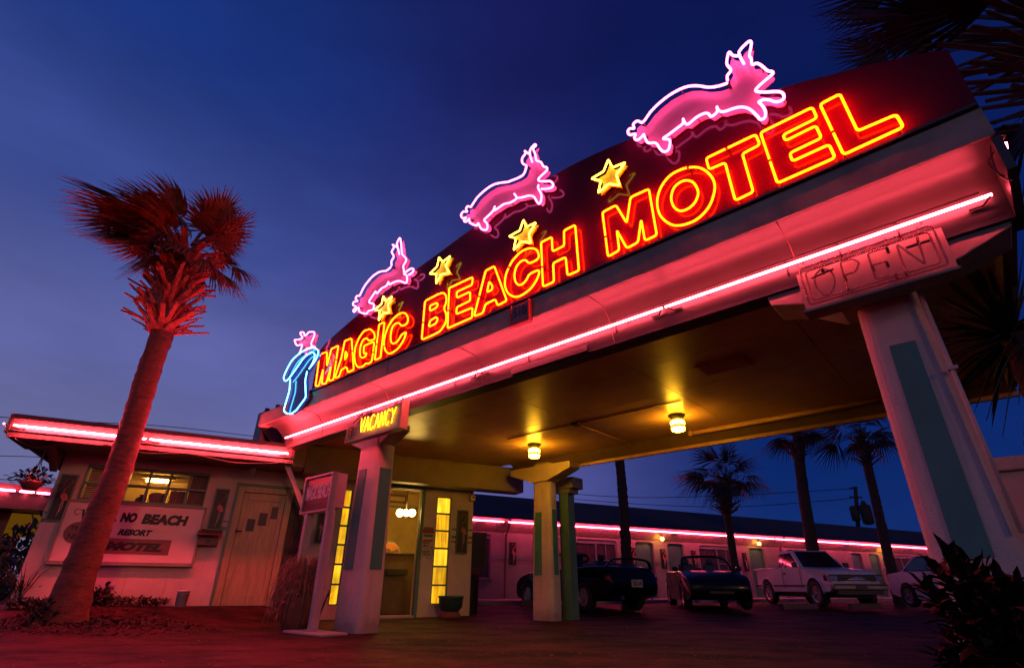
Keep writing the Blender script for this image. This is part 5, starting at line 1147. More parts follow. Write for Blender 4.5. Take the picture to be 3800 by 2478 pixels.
def frond(mb, c, dx, dz, dy, pet, R, w, **k): q = .84 if dx < 0 else .94; fan_leaf(mb, c + VH * dx * .1 + ZV * dz * .1, VH * dx + ZV * dz + VD * dy, pet * q, R * q, w, **k)
for dx, dz, dy, pet, R in ((-1, .42, -.2, .75, 1.05), (-1, .30, .3, .7, 1.1), (-1, .12, -.4, .65, 1.0), (-.9, .62, .2, .65, .95), (-.7, .85, -.3, .55, .95), (-.45, 1, .3, .5, .95), (-.2, 1, -.4, .5, .9), (-1, -.12, .1, .6, .9), (-1, -.02, -.6, .5, .85), (-.8, -.32, -.3, .5, .8), (.05, 1, .5, .5, .85), (-.9, .2, -.7, .45, .95), (-.75, .5, -.6, .45, .95), (-.5, .75, -.6, .4, .9), (-1, .05, .5, .5, .95), (-.6, .2, .6, .4, .9), (-.8, .35, 0., .3, .9), (-.4, .5, -.8, .3, .85)):
    frond(mb, cw, dx, dz, dy, pet, R, wind, droop=.2, n=34, spread=1.3, wseg=.066)
for dx, dz, dy, pet, R in ((.55, 1, .2, .6, .85), (.75, .85, -.3, .6, .85), (.4, 1, -.5, .55, .85), (.85, .6, .3, .5, .7), (.3, .7, -.8, .4, .75), (.6, .4, -.7, .4, .75), (.25, 1, .1, .4, .85), (.7, .55, -.1, .35, .8), (.5, .2, -.9, .3, .7), (.8, .3, .4, .4, .7)):
    frond(mb, cw + VH * .1, dx, dz, dy, pet, R, -VH * .2, droop=.22, n=32, spread=1.3, wseg=.06)
for dx, dz, dy, pet, R in ((1, .12, .0, .8, .75), (1, -.02, .3, .75, .7), (.9, -.25, -.3, .5, .55), (.6, -.2, -.7, .4, .65), (-.1, -.1, -1, .35, .75), (-.5, .1, -.9, .4, .8), (-.7, -.5, -.3, .3, .65), (.3, -.6, -.6, .3, .55), (.8, -.5, .3, .3, .5), (-.4, -.35, -.8, .3, .7), (.2, -.1, -.9, .3, .7), (-.6, -.2, .6, .35, .7)):
    frond(mb, cw - ZV * .12, dx, dz, dy, pet, R, -VH * .15, droop=.6, n=28, spread=1.25, wseg=.055)
mb.build('crown', M['frond'], lp, fix=False)
# rear palms
GP = 'palm trees'
def rear_palm(label, pxs, d, rad, crown, nb=60, nl=22, R=.9, mat='frond_shaded', bl=.45, seed=1):
    random.seed(seed); P = [at_d(x, y, d) for x, y in pxs]; P[0].z = -.05
    t = thing('palm_tree', label, 'palm tree', P[0], GP); mb = MB(); trunk_mesh(mb, P, rad, 14, .018); mb.build('trunk', M['trunk_shaded'], t)
    c = at_d(*crown, d); mb = MB(); cb = catmull([P[-1] - ZV * .1, (P[-1] + c) / 2, c], False, 8); boots(mb, None, ZV, rad[-1] * 1.02, 0, 1, nb, bl, .8, base=lambda t_: cb[int(t_ * (len(cb) - 1))]); trunk_mesh(mb, [P[-1], (P[-1] + c) / 2, c], [rad[-1] * 1.1, rad[-1] * 1.2, rad[-1] * .5], 12, .04); mb.build('leaf_bases', M['boot_shaded'], t)
    mb = MB()
    for i in range(nl):
        a = i * 2.399; el = random.uniform(-.35, 1.3); dv = V3((math.cos(a) * math.cos(el), math.sin(a) * math.cos(el), math.sin(el)))
        fan_leaf(mb, c + ZV * random.uniform(-.1, .15), dv, random.uniform(.5, .85), R * random.uniform(.8, 1.1), V3((-.18, .05, 0)), droop=.3 if el > .2 else .6, n=24, spread=1.45)
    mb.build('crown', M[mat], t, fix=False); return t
rear_palm('rear palm trunk rising between the dark convertible and door 10, crown hidden by the canopy', [(2330, 2275), (2326, 2100), (2312, 1850), (2300, 1720), (2298, 1640)], 15.6, [.17, .145, .135, .133, .137], (2296, 1560), nl=16, seed=3)
rear_palm('small rear palm with a full round crown behind the dark car', [(2755, 2262), (2725, 2080), (2705, 1950), (2697, 1900)], 20.5, [.15, .125, .115, .115], (2690, 1775), nb=90, nl=24, R=1.05, seed=5)
rear_palm('tall rear palm rising behind the pickup cab, crown cut by the canopy', [(3060, 2258), (3020, 2060), (2985, 1850), (2965, 1700)], 25.0, [.27, .235, .215, .205], (2957, 1600), nb=60, nl=18, R=1.0, seed=8)
rear_palm('rightmost rear palm, leaning trunk right of the pickup under a dark crown', [(3345, 2258), (3300, 2080), (3255, 1880), (3218, 1720)], 24.0, [.19, .17, .155, .15], (3195, 1620), nb=70, nl=24, R=1.2, seed=9)
# overhead palm at the upper right
random.seed(21)
d7 = 7.4; c7 = at_d(3960, 90, d7); base7 = V3((c7.x + .15, c7.y + .1, -.05))
t = thing('palm_tree', 'tall dark palm overhanging the upper right corner of the sign', 'palm tree', base7, GP)
mb = MB(); trunk_mesh(mb, [base7, base7.lerp(c7, .4), base7.lerp(c7, .92)], [.3, .26, .24], 14, .02); mb.build('trunk', M['trunk_shaded'], t)
mb = MB(); boots(mb, c7, ZV, .24, -1.5, .1, 130, 1.05, 1.0); mb.build('leaf_bases', M['boot_shaded'], t)
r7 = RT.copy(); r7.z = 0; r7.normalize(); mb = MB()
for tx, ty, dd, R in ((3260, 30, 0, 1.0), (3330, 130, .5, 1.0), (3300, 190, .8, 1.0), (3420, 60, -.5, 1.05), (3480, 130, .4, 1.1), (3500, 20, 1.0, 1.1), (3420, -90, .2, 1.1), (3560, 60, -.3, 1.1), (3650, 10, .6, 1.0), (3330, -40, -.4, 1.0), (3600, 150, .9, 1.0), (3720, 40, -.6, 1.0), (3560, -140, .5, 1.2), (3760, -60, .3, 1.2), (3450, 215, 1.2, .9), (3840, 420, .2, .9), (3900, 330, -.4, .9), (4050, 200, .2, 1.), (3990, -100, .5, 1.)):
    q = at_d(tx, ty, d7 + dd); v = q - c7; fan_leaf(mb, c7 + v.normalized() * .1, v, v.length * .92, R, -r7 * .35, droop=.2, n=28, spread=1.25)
mb.build('crown', M['frond_shaded'], t, fix=False)
# stiff leaved yucca palm right of the canopy
random.seed(33)
cy = at_d(3760, 1245, 5.9); by = V3((cy.x + .05, cy.y, -.05))
t = thing('yucca_palm', 'stiff leaved yucca palm beyond the right pillar under the canopy edge', 'yucca', by)
mb = MB(); trunk_mesh(mb, [by, by.lerp(cy, .5), cy], [.16, .12, .10], 12, .02); mb.build('trunk', M['trunk'], t)
mb = MB()
for i in range(120):
    a = random.uniform(0, 6.28); el = random.uniform(-.9, 1.25); d = V3((math.cos(a) * math.cos(el), math.sin(a) * math.cos(el), math.sin(el))); L = random.uniform(.5, 1.0); s = d.cross(ZV); s = s.normalized() if s.length > .1 else V3((1, 0, 0)); p = cy + d * .05; w = .026
    m_ = p + d * L * .5; e = p + d * L - ZV * (.12 * L if el < .3 else 0); n_ = s.cross(d) * .008
    mb.add([p - s * w, p + s * w, m_ + s * w, m_ - s * w, e, m_ + n_, p + n_], [[0, 6, 5, 3], [6, 1, 2, 5], [3, 5, 4], [5, 2, 4]])
mb.build('crown', M['leaf'], t, fix=False)
t = thing('palm_frond_spray', 'thin drooping fronds hanging at the right frame edge', 'plant', V3((cy.x + .5, cy.y - .3, 0)))
mb = MB(); c = at_d(3900, 1230, 5.0); mb.tube([V3((c.x, c.y, -.05)), c], [.05, .03], 6)
for tx, ty in ((3700, 1480), (3660, 1560), (3720, 1620), (3780, 1500), (3740, 1300), (3760, 1420), (3690, 1400), (3800, 1650)):
    e = at_d(tx, ty, 4.9 + random.uniform(-.2, .3)); k = (c + e) / 2 + ZV * .15; mb.tube(catmull([c, k, e], False, 6), [.008, .007, .006, .005, .004, .003, .003], 4)
mb.build('frond', M['leaf'], t, fix=False)
# ================================================================== RIGHT WALL AND BUSH
rw = thing('garden_wall', 'low stuccoed pier wall with a recessed panel right of the right pillar', 'wall', cf(1, 5.4, 0))
zt0 = at_D(3614, 1708, 5.3).z
mb = MB(); mb.fbox(cf, .03, .34, 5.3, 5.6, -.1, zt0 - .10); mb.fbox(cf, .34, 2.6, 5.42, 5.6, -.1, zt0 - .10); mb.build('wall_body', M['pillar'], rw, bevel=.015)
mb = MB(); mb.fbox(cf, .01, 2.6, 5.27, 5.62, zt0 - .10, zt0); mb.build('coping', M['pillar'], rw, bevel=.012)
random.seed(44)
bc = at_d(3700, 2330, 3.15); bc.z = 0
t = thing('shrub', 'broad leaved dark bush in the lower right corner before the pillar', 'shrub', bc)
mb = MB(); st = MB()
tips = [(3520, 2070), (3490, 2135), (3440, 2190), (3600, 2105), (3660, 2130), (3720, 2170), (3790, 2200), (3560, 2200), (3500, 2230), (3620, 2240), (3700, 2260), (3560, 2310), (3600, 2370), (3545, 2390), (3660, 2400), (3730, 2330), (3800, 2300), (3860, 2230), (3520, 2450), (3600, 2470), (3680, 2470), (3760, 2420), (3640, 2180), (3580, 2150), (3750, 2250), (3680, 2340), (3830, 2380)]
for tx, ty in tips:
    e = at_d(tx, ty, 3.05 + random.uniform(-.25, .3)); root = bc + V3((random.gauss(.12, .06), random.gauss(0, .06), 0)); mdl = root.lerp(e, .55) + ZV * .08
    P = catmull([root, mdl, e], False, 12); st.tube(P, [.010] * 12 + [.006] * 13, 5)
    for j in range(6, len(P)):
        for s_ in range(2):
            ax = (P[j] - P[j - 1]).normalized(); d = ax * random.uniform(.3, .9) + rdir(.1) * .75; leaf_at(mb, P[j], d, random.uniform(.08, .14) * (1 if j < len(P) - 2 else .8), random.uniform(.035, .055))
    leaf_at(mb, e, (e - mdl), .11, .035)
mb.build('foliage', M['leaf_shaded'], t, fix=False); st.build('stem', M['dark_wood'], t)
# drooping pot plant beside the board sign
random.seed(55)
pb = at_z(1090, 2340, 0.0)
t = thing('potted_plant', 'drooping dry plant spilling over a pot beside the board sign', 'potted plant', pb)
mb = MB(); mb.lathe(pb, [(.17, 0), (.21, .25), (.24, .40), (.24, .44), (.20, .44)], 18); mb.build('pot', M['potclay'], t)
top = at_d(1085, 2160, math.hypot(pb.x, pb.y)); mb = MB(); lf = MB()
for i in range(420):
    a = random.uniform(0, 6.28); r_ = random.uniform(.12, .34); d = V3((math.cos(a), math.sin(a), 0)); p0 = V3((pb.x, pb.y, .42)) + d * .1; pk = V3((pb.x, pb.y, 0)) + d * r_ * .7 + ZV * random.uniform(.55, .98); e = V3((pb.x, pb.y, 0)) + d * (r_ * random.uniform(.9, 1.25)) + ZV * random.uniform(.03, .75) + V3((-.06, 0, 0))
    mb.tube(catmull([p0, pk, pk.lerp(e, .5) + d * .05, e], False, 4), [.004] * 9 + [.002] * 4, 4)
    if i % 2: leaf_at(lf, pk.lerp(e, random.random()), (e - pk) + rdir() * .3, random.uniform(.06, .14), random.uniform(.012, .028))
mb.build('strand', M['straw'], t, fix=False)['kind'] = 'stuff'; lf.build('foliage', M['straw'], t, fix=False)
mb = MB(); q = at_z(1195, 2260, 0.03)
gt = thing('grass_clump', 'spiky grass blades growing between the board sign and the left lit window', 'grass clump', bf(1.75, 11.2, 0))
for i in range(26):
    a = random.uniform(0, 6.28); l = random.uniform(.35, .7); b0 = bf(1.72, 11.2, 0); mb.tube(catmull([b0, b0 + V3((math.cos(a) * l * .2, math.sin(a) * l * .1, l * .7)), b0 + V3((math.cos(a) * l * .5, math.sin(a) * l * .2, l))], False, 4), [.008, .007, .006, .005, .005, .004, .003, .002, .002], 4)
mb.build('blade', M['leaf'], gt, fix=False)
# ================================================================== VEHICLES (local x forward, y left, z up)
class Frame:
    def __init__(s, loc, head): s.o = V3(loc); s.x = V3((math.cos(head), math.sin(head), 0)); s.y = V3((-math.sin(head), math.cos(head), 0))
    def __call__(s, x, y, z): return s.o + s.x * x + s.y * y + ZV * z
def arch(cx, r, zb, n=10): return [(cx + r * math.cos(math.pi - math.pi * i / n), zb + r * math.sin(math.pi - math.pi * i / n)) for i in range(n + 1)]
def side_body(fr, prof, hw, top_in=None):
    """body from a side profile (x, z) widened over several lateral slices"""
    mb = MB(); sl = [(-hw, .0), (-hw * .97, .025), (-hw * .86, .05), (-hw * .5, .062), (0, .068), (hw * .5, .062), (hw * .86, .05), (hw * .97, .025), (hw, .0)]
    m = len(prof); zs = [p[1] for p in prof]; z0 = min(zs); x0 = min(p[0] for p in prof); x1 = max(p[0] for p in prof); xm = (x0 + x1) / 2
    vs = []
    for y, up in sl:
        for x, z in prof:
            k = ((z - z0) / .6); e = (abs(x - xm) / ((x1 - x0) / 2)) ** 6
            yy = y * (1 - .05 * max(0, k - .6)) * (1 - .14 * e); xx = xm + (x - xm) * (1 - .035 * (abs(y) / hw) ** 3)
            vs.append(fr(xx, yy, z + (up * .7 if k > .55 else 0)))
    fs = [[i for i in range(m)], [(len(sl) - 1) * m + i for i in range(m)][::-1]]
    for s_ in range(len(sl) - 1):
        for i in range(m): j = (i + 1) % m; fs.append([s_ * m + i, s_ * m + j, (s_ + 1) * m + j, (s_ + 1) * m + i])
    mb.add(vs, fs[:2]); mb.f += fs[2:]; mb.sm += [True] * (len(fs) - 2); return mb
def wheel(fr, x, y, r, root, w=.2, spokes=5):
    s = 1 if y > 0 else -1; ax = fr.y * s; c = fr(x, y, r)
    mb = MB(); mb.lathe(c, [(r * .62, -w / 2), (r * .93, -w / 2), (r, -w * .36), (r, w * .36), (r * .93, w / 2), (r * .66, w / 2), (r * .62, w * .2)], 26, ax=ax); wh = mb.build('wheel', M['tyre'], root)
    mb = MB(); mb.lathe(c, [(r * .62, -w * .1), (r * .64, w * .46), (r * .60, w * .47), (r * .56, w * .3)], 26, ax=ax)
    for k in range(spokes):
        a = 2 * math.pi * k / spokes; d = fr.x * math.cos(a) + ZV * math.sin(a); t = d.cross(ax); mb.box8(c + ax * w * .28 - t * r * .07, d * r * .6, t * r * .14, ax * w * .12)
    mb.lathe(c, [(r * .14, w * .2), (r * .14, w * .45), (r * .06, w * .48)], 14, ax=ax); mb.build('rim', M['rim'], wh)
    mb = MB(); mb.lathe(c, [(r * .6, -w * .12), (r * .6, w * .05)], 20, ax=ax); mb.build('brake_disc', M['dark'], wh); return wh
def lampq(fr, pts, root, name, mat, off):
    mb = MB(); mb.prism([fr(*p) for p in pts], off); return mb.build(name, M[mat], root, bevel=.006)
# ---- pickup -------------------------------------------------------------
def pickup(label, loc, head):
    fr = Frame(loc, head); t = thing('pickup_truck', label, 'pickup truck', loc); hw = .82
    wf, wr, r = 1.42, -1.43, .355
    prof = [(-2.35, .52), (-2.38, .62), (-2.38, 1.05)] + [(-.72, 1.05), (.55, 1.06), (.95, 1.04), (1.7, .985), (2.12, .93), (2.24, .86), (2.27, .62), (2.22, .52), (2.12, .42)] + [(wf + r + .09, .40)] + arch(wf, r + .075, .36)[::-1] + [(wf - r - .09, .40), (wr + r + .09, .40)] + arch(wr, r + .075, .36)[::-1] + [(wr - r - .09, .42)]
    b = side_body(fr, prof, hw).build('body', M['carwhite'], t)
    # bed recess rim and tailgate
    mb = MB(); mb.box8(fr(-2.28, -.68, .98), fr.x * 1.52, fr.y * 1.36, ZV * .135); mb.build('bed', M['dark'], t)
    mb = MB()
    for y in (-.76, .68): mb.box8(fr(-2.34, y, 1.06), fr.x * 1.62, fr.y * .08, ZV * .065)
    mb.box8(fr(-2.37, -.76, 1.06), fr.x * .08, fr.y * 1.52, ZV * .065); mb.build('bed_rail', M['carwhite'], t, bevel=.012)
    # cab
    lo = [(-.70, .74, 1.06), (.82, .74, 1.06), (.82, -.74, 1.06), (-.70, -.74, 1.06)]; hi = [(-.56, .60, 1.60), (.16, .60, 1.62), (.16, -.60, 1.62), (-.56, -.60, 1.60)]
    mb = MB(); mb.add([fr(*p) for p in lo + hi], [[3, 2, 1, 0], [4, 5, 6, 7]] + [[i, (i + 1) % 4, (i + 1) % 4 + 4, i + 4] for i in range(4)]); cab = mb.build('cab', M['carwhite'], t, bevel=.05)
    def on(face, u, v, off):
        A, B = face; p = [fr(*q) for q in (lo[A], lo[B], hi[B], hi[A])]; n = (p[1] - p[0]).cross(p[3] - p[0]).normalized(); c_ = fr(-.1, 0, 1.3)
        if n.dot(p[0] - c_) < 0: n = -n
        return p[0].lerp(p[1], u).lerp(p[3].lerp(p[2], u), v) + n * off
    def win(face, q, nm):
        P = [on(face, u, v, .004) for u, v in q]; n = (P[1] - P[0]).cross(P[2] - P[0]).normalized() * .006; c_ = fr(-.1, 0, 1.3)
        if n.dot(P[0] - c_) < 0: n = -n
        mb = MB(); mb.prism(roundp(P, .03, True, 3), n); mb.build(nm, M['glassd'], cab)
    win((1, 2), [(.06, .06), (.94, .06), (.93, .92), (.07, .92)], 'windscreen'); win((3, 0), [(.1, .12), (.9, .12), (.9, .88), (.1, .88)], 'rear_window')
    for f_, sd in (((0, 1), 1), ((2, 3), -1)):
        a = [(.30, .08), (.90, .08), (.86, .88), (.34, .88)]; b2 = [(.06, .10), (.26, .10), (.29, .88), (.10, .88)]
        if sd < 0: a = [(1 - u, v) for u, v in a]; b2 = [(1 - u, v) for u, v in b2]
        win(f_, a, 'side_window'); win(f_, b2, 'side_window')
    # door seams, trim, handle, mirror
    for s in (1, -1):
        mb = MB(); y = s * (hw - .004)
        for x in (-.28, .78): mb.box8(fr(x, y, .48), fr.x * .012, fr.y * s * .008, ZV * .56)
        mb.build('door_seam', M['plastic'], t)
        mb = MB(); mb.box8(fr(-2.2, y, .545), fr.x * .33, fr.y * s * .02, ZV * .05); mb.box8(fr(-.96, y, .545), fr.x * 1.92, fr.y * s * .02, ZV * .05); mb.build('side_trim', M['plastic'], t, bevel=.006)
        mb = MB(); mb.box8(fr(-.18, y, .90), fr.x * .13, fr.y * s * .02, ZV * .05); mb.build('handle', M['plastic'], t, bevel=.008)
        mb = MB(); mb.box8(fr(.58, s * .76, 1.10), fr.x * .09, fr.y * s * .17, ZV * .14); mb.build('mirror', M['plastic'], t, bevel=.025)
        for x in (wf, wr):
            mb = MB(); mb.tube([fr(x + (r + .085) * math.cos(a), s * (hw - .012), .36 + (r + .085) * math.sin(a)) for a in [math.pi * i / 14 for i in range(15)]], .02, 6); mb.build('wheel_flare', M['carwhite'], t)
        wheel(fr, wf, s * (hw - .10), r, t); wheel(fr, wr, s * (hw - .10), r, t)
        lampq(fr, [(2.20, s * .56, .72), (2.17, s * .76, .72), (2.15, s * .76, .84), (2.18, s * .56, .84)], t, 'headlight', 'headlight', fr.x * .075)
        lampq(fr, [(2.10, s * .775, .70), (2.0, s * .80, .70), (2.0, s * .80, .85), (2.08, s * .775, .85)], t, 'indicator', 'taillight', fr.y * s * .025)
    mb = MB(); mb.box8(fr(2.2, -.55, .70), fr.x * .065, fr.y * 1.1, ZV * .03); mb.box8(fr(2.2, -.55, .765), fr.x * .075, fr.y * 1.1, ZV * .035); mb.box8(fr(2.19, -.78, .84), fr.x * .075, fr.y * 1.56, ZV * .025); mb.box8(fr(2.2, -.55, .69), fr.x * .05, fr.y * 1.1, ZV * .155); mb.build('grille', M['plastic'], t, bevel=.006)
    mb = MB(); mb.box8(fr(2.262, -.16, .765), fr.x * .018, fr.y * .32, ZV * .035); mb.build('emblem_bar', M['chrome'], t)
    mb = MB(); mb.box8(fr(2.18, -.80, .46), fr.x * .20, fr.y * 1.6, ZV * .16); mb.build('front_bumper', M['steel'], t, bevel=.04)
    mb = MB(); mb.box8(fr(2.37, -.79, .575), fr.x * .02, fr.y * 1.58, ZV * .035); mb.box8(fr(2.2, -.66, .34), fr.x * .12, fr.y * 1.32, ZV * .13); mb.build('bumper_strip', M['plastic'], t, bevel=.01)
    mb = MB(); mb.box8(fr(2.383, -.16, .47), fr.x * .012, fr.y * .32, ZV * .15); mb.build('plate', M['dark'], t)
    mb = MB(); mb.box8(fr(-2.2, -.6, .26), fr.x * 4.2, fr.y * 1.2, ZV * .2); mb.build('chassis', M['dark'], t)
    return t
pf_ = at_z(3041, 2254, 0); pr_ = at_z(2882, 2243, 0)
hd = math.atan2((pf_ - pr_).y, (pf_ - pr_).x)
PT_HEAD = -1.53
frx = V3((math.cos(PT_HEAD), math.sin(PT_HEAD), 0)); fry = V3((-math.sin(PT_HEAD), math.cos(PT_HEAD), 0))
wfront = at_d(3046, 2254, 19.4); wfront.z = .1
# visible side is the truck's right-hand or left-hand flank according to heading
side = -1 if fry.dot(wfront) > 0 else 1
ctr = wfront - frx * 1.42 - fry * (side * .76)
pickup('white extended cab pickup parked nose out by the palms', (ctr.x, ctr.y, .09), PT_HEAD)
# ---- convertibles --------------------------------------------------------
def convertible(label, loc, head, mat, spoiler=False, plate=None, hw=.86):
    fr = Frame(loc, head); t = thing('parked_car', label, 'car', loc, None); wf, wr, r = 1.3, -1.22, .315
    prof = [(-2.1, .36), (-2.18, .52), (-2.17, .72), (-2.02, .90), (-1.6, .95), (-1.0, .93), (-.4, .90), (.3, .89), (.75, .90), (1.3, .84), (1.8, .74), (2.05, .63), (2.13, .50), (2.08, .34), (1.95, .24)] + [(wf + r + .08, .22)] + arch(wf, r + .06, .31)[::-1] + [(wf - r - .08, .20), (wr + r + .08, .20)] + arch(wr, r + .06, .31)[::-1] + [(wr - r - .08, .24)]
    side_body(fr, prof, hw).build('body', M[mat], t)
    mb = MB(); mb.box8(fr(-.95, -.62, .80), fr.x * 1.55, fr.y * 1.24, ZV * .16); mb.build('cabin', M['plastic'], t, bevel=.03)
    mb = MB(); P = [fr(.82, -.70, .93), fr(.30, -.60, 1.26), fr(.22, -.45, 1.31), fr(.20, 0, 1.325), fr(.22, .45, 1.31), fr(.30, .60, 1.26), fr(.82, .70, .93)]
    mb.tube(roundp(P, .12, False, 5), .035, 8); mb.build('windscreen_frame', M[mat], t)
    mb = MB(); mb.poly([fr(.82, -.68, .93), fr(.30, -.58, 1.26), fr(.22, -.43, 1.30), fr(.22, .43, 1.30), fr(.30, .58, 1.26), fr(.82, .68, .93)]); mb.build('windscreen', glass_car, t)
    for y in (-.36, .36):
        mb = MB(); mb.box8(fr(-.55, y - .22, .85), fr.x * .13, fr.y * .44, ZV * .30); mb.box8(fr(-.55, y - .11, 1.15), fr.x * .09, fr.y * .22, ZV * .15); mb.build('seat', M['plastic'], t, bevel=.05)
    mb = MB(); mb.box8(fr(-1.55, -.62, .94), fr.x * .62, fr.y * 1.24, ZV * .11); mb.build('folded_top', M['plastic'], t, bevel=.06)
    for s in (1, -1):
        wheel(fr, wf, s * (hw - .10), r, t); wheel(fr, wr, s * (hw - .10), r, t)
        mb = MB(); mb.box8(fr(.62, s * .80, .93), fr.x * .1, fr.y * s * .15, ZV * .11); mb.build('mirror', M[mat], t, bevel=.03)
        lampq(fr, [(-2.06, s * .35, .66), (-2.0, s * .78, .66), (-1.98, s * .78, .76), (-2.06, s * .35, .76)], t, 'taillight', 'taillight', -fr.x * .10)
        lampq(fr, [(1.92, s * .42, .56), (1.78, s * .74, .58), (1.72, s * .74, .67), (1.86, s * .42, .66)], t, 'headlight', 'headlight', fr.x * .12)
        mb = MB(); mb.lathe(fr(-2.15, s * .45, .30), [(.035, 0), (.04, .03)], 12, ax=-fr.x); mb.build('exhaust_pipe', M['chrome'], t)
        mb = MB(); mb.box8(fr(-.45, s * (hw - .005), .42), fr.x * .01, fr.y * s * .006, ZV * .44); mb.box8(fr(.72, s * (hw - .005), .36), fr.x * .01, fr.y * s * .006, ZV * .48); mb.build('door_seam', M['plastic'], t)
    if spoiler:
        mb = MB(); P = [fr(-1.95, -.72, .92), fr(-2.0, -.60, 1.10), fr(-2.02, 0, 1.15), fr(-2.0, .60, 1.10), fr(-1.95, .72, .92)]; mb.tube(roundp(P, .15, False, 6), .045, 8, flat=.5); mb.build('spoiler', M[mat], t)
    mb = MB(); mb.box8(fr(-2.21, -.16, .52), fr.x * .03, fr.y * .32, ZV * .16); pl = mb.build('plate', M['plate'], t)
    if plate: text_part(plate, fr(-2.213, .135, .555), -fr.y * .27, ZV * .09, .003, M['black'], 'plate_number', pl)
    mb = MB(); mb.box8(fr(2.05, -.3, .36), fr.x * .06, fr.y * .6, ZV * .07); mb.build('grille', M['plastic'], t, bevel=.01)
    return t
glass_car = glass('car_glass', (.05, .05, .06), .03, .18)
h1 = math.atan2(BI.y, BI.x) + .06
fx = V3((math.cos(h1), math.sin(h1), 0)); fy = V3((-math.sin(h1), math.cos(h1), 0))
w1 = at_d(2178, 2272, 13.9); w1.z = 0
c1 = w1 + fx * 1.22 - fy * .76
convertible('black convertible seen from behind with a rear spoiler and pale licence plate', (c1.x, c1.y, .07), h1, 'carblack', True, 'XLZ 630')
h2 = -1.70
c2 = at_d(2625, 2262, 17.6); c2.z = 0
convertible('dark blue convertible parked nose out between the small palm and the black car', (c2.x, c2.y, .085), h2, 'carblue')
c3 = at_d(3610, 2245, 21.0)
h3 = -1.55
def sedan(label, loc, head):
    fr = Frame(loc, head); t = thing('parked_car', label, 'car', loc); wf, wr, r, hw = 1.35, -1.3, .315, .85
    prof = [(-2.2, .36), (-2.26, .6), (-2.22, .90), (-1.5, .96), (.9, .95), (1.5, .90), (2.05, .80), (2.2, .62), (2.2, .36), (2.1, .26)] + [(wf + r + .08, .24)] + arch(wf, r + .06, .31)[::-1] + [(wf - r - .08, .22), (wr + r + .08, .22)] + arch(wr, r + .06, .31)[::-1] + [(wr - r - .08, .26)]
    side_body(fr, prof, hw).build('body', M['carwhite'], t)
    lo = [(-1.45, .72, .97), (.95, .72, .97), (.95, -.72, .97), (-1.45, -.72, .97)]; hi = [(-.9, .55, 1.40), (.1, .55, 1.42), (.1, -.55, 1.42), (-.9, -.55, 1.40)]
    mb = MB(); mb.add([fr(*p) for p in lo + hi], [[3, 2, 1, 0], [4, 5, 6, 7]] + [[i, (i + 1) % 4, (i + 1) % 4 + 4, i + 4] for i in range(4)]); mb.build('glasshouse', M['glassd'], t, bevel=.05)
    mb = MB(); mb.box8(fr(-.92, -.56, 1.40), fr.x * 1.05, fr.y * 1.12, ZV * .03)
    for s in (1, -1):
        for x, x2 in ((.95, .1), (-1.45, -.9), (-.25, -.3)): mb.tube([fr(x, s * .73, .96), fr(x2, s * .57, 1.41)], .025, 6)
    mb.build('roof', M['carwhite'], t, bevel=.01)
    for s in (1, -1):
        wheel(fr, wf, s * (hw - .1), r, t); wheel(fr, wr, s * (hw - .1), r, t)
        lampq(fr, [(2.02, s * .45, .62), (1.92, s * .78, .62), (1.90, s * .78, .74), (2.0, s * .45, .74)], t, 'headlight', 'headlight', fr.x * .14)
        mb = MB(); mb.box8(fr(-1.0, s * (hw - .01), .50), fr.x * 1.9, fr.y * s * .02, ZV * .05); mb.build('side_trim', M['plastic'], t)
        mb = MB(); mb.box8(fr(.72, s * .78, .98), fr.x * .1, fr.y * s * .15, ZV * .11); mb.build('mirror', M['carwhite'], t, bevel=.03)
    return t
sedan('pale sedan mostly hidden behind the right pillar', (c3.x, c3.y, .09), h3)
# ================================================================== UTILITY POLE AND WIRES
dU = 44
b = at_d(3205, 2230, dU); b.z = 0; tp = at_d(3174, 1805, dU)
t = thing('utility_pole', 'dark wooden utility pole with transformers behind the motel roof', 'utility pole', b)
mb = MB(); mb.tube([b, tp], [.17, .12], 10); mb.build('pole_shaft', M['pole'], t)
mb = MB()
for (x0, y0), (x1, y1) in (((3152, 1812), (3180, 1808)), ((3152, 1843), (3200, 1845)), ((3165, 1905), (3222, 1903))): a = at_d(x0, y0, dU - .1); c = at_d(x1, y1, dU - .1); mb.tube([a, c], .06, 6)
mb.build('crossarm', M['pole'], t)
for x, y in ((3172, 1904), (3214, 1902)): q = at_d(x, y, dU - .2); mb = MB(); mb.lathe(q, [(.2, -.75), (.34, -.65), (.36, .45), (.2, .55), (.08, .8)] if x > 3200 else [(.15, -.5), (.26, -.45), (.26, .4), (.1, .5)], 14); mb.build('transformer', M['pole'], t)
def wire(label, pts, r, d):
    P = [at_d(x, y, d) for x, y in pts]; mb = MB(); mb.tube(catmull(P, False, 8), r, 4); o = mb.build('overhead_wire', M['wire']); tag(o, label, 'overhead wire', 'overhead wires')
wire('upper overhead wire behind the rear palms', [(2040, 1825), (2350, 1845), (2700, 1838), (3000, 1822), (3160, 1812)], .022, dU)
wire('lower overhead wire behind the rear palms', [(2040, 1843), (2350, 1868), (2700, 1880), (3000, 1862), (3160, 1848)], .022, dU)
wire('overhead wire above the office roof at the left', [(-60, 1542), (200, 1560), (600, 1580), (960, 1620)], .016, 30)
wire('overhead wire crossing behind the hanging basket', [(-60, 1690), (120, 1694), (330, 1706)], .014, 30)
wire('low overhead wire just above the neighbouring neon', [(-60, 1775), (60, 1781), (260, 1795)], .014, 30)
mb = MB(); q = at_P(822, 1612, 12.4); mb.lathe((q.x, q.y, 2.9), [(.05, 0), (.05, .32), (.09, .33), (.09, .40), (.03, .44)], 12); o = mb.build('roof_vent', M['dark']); tag(o, 'short dark vent pipe on the office roof', 'roof vent')
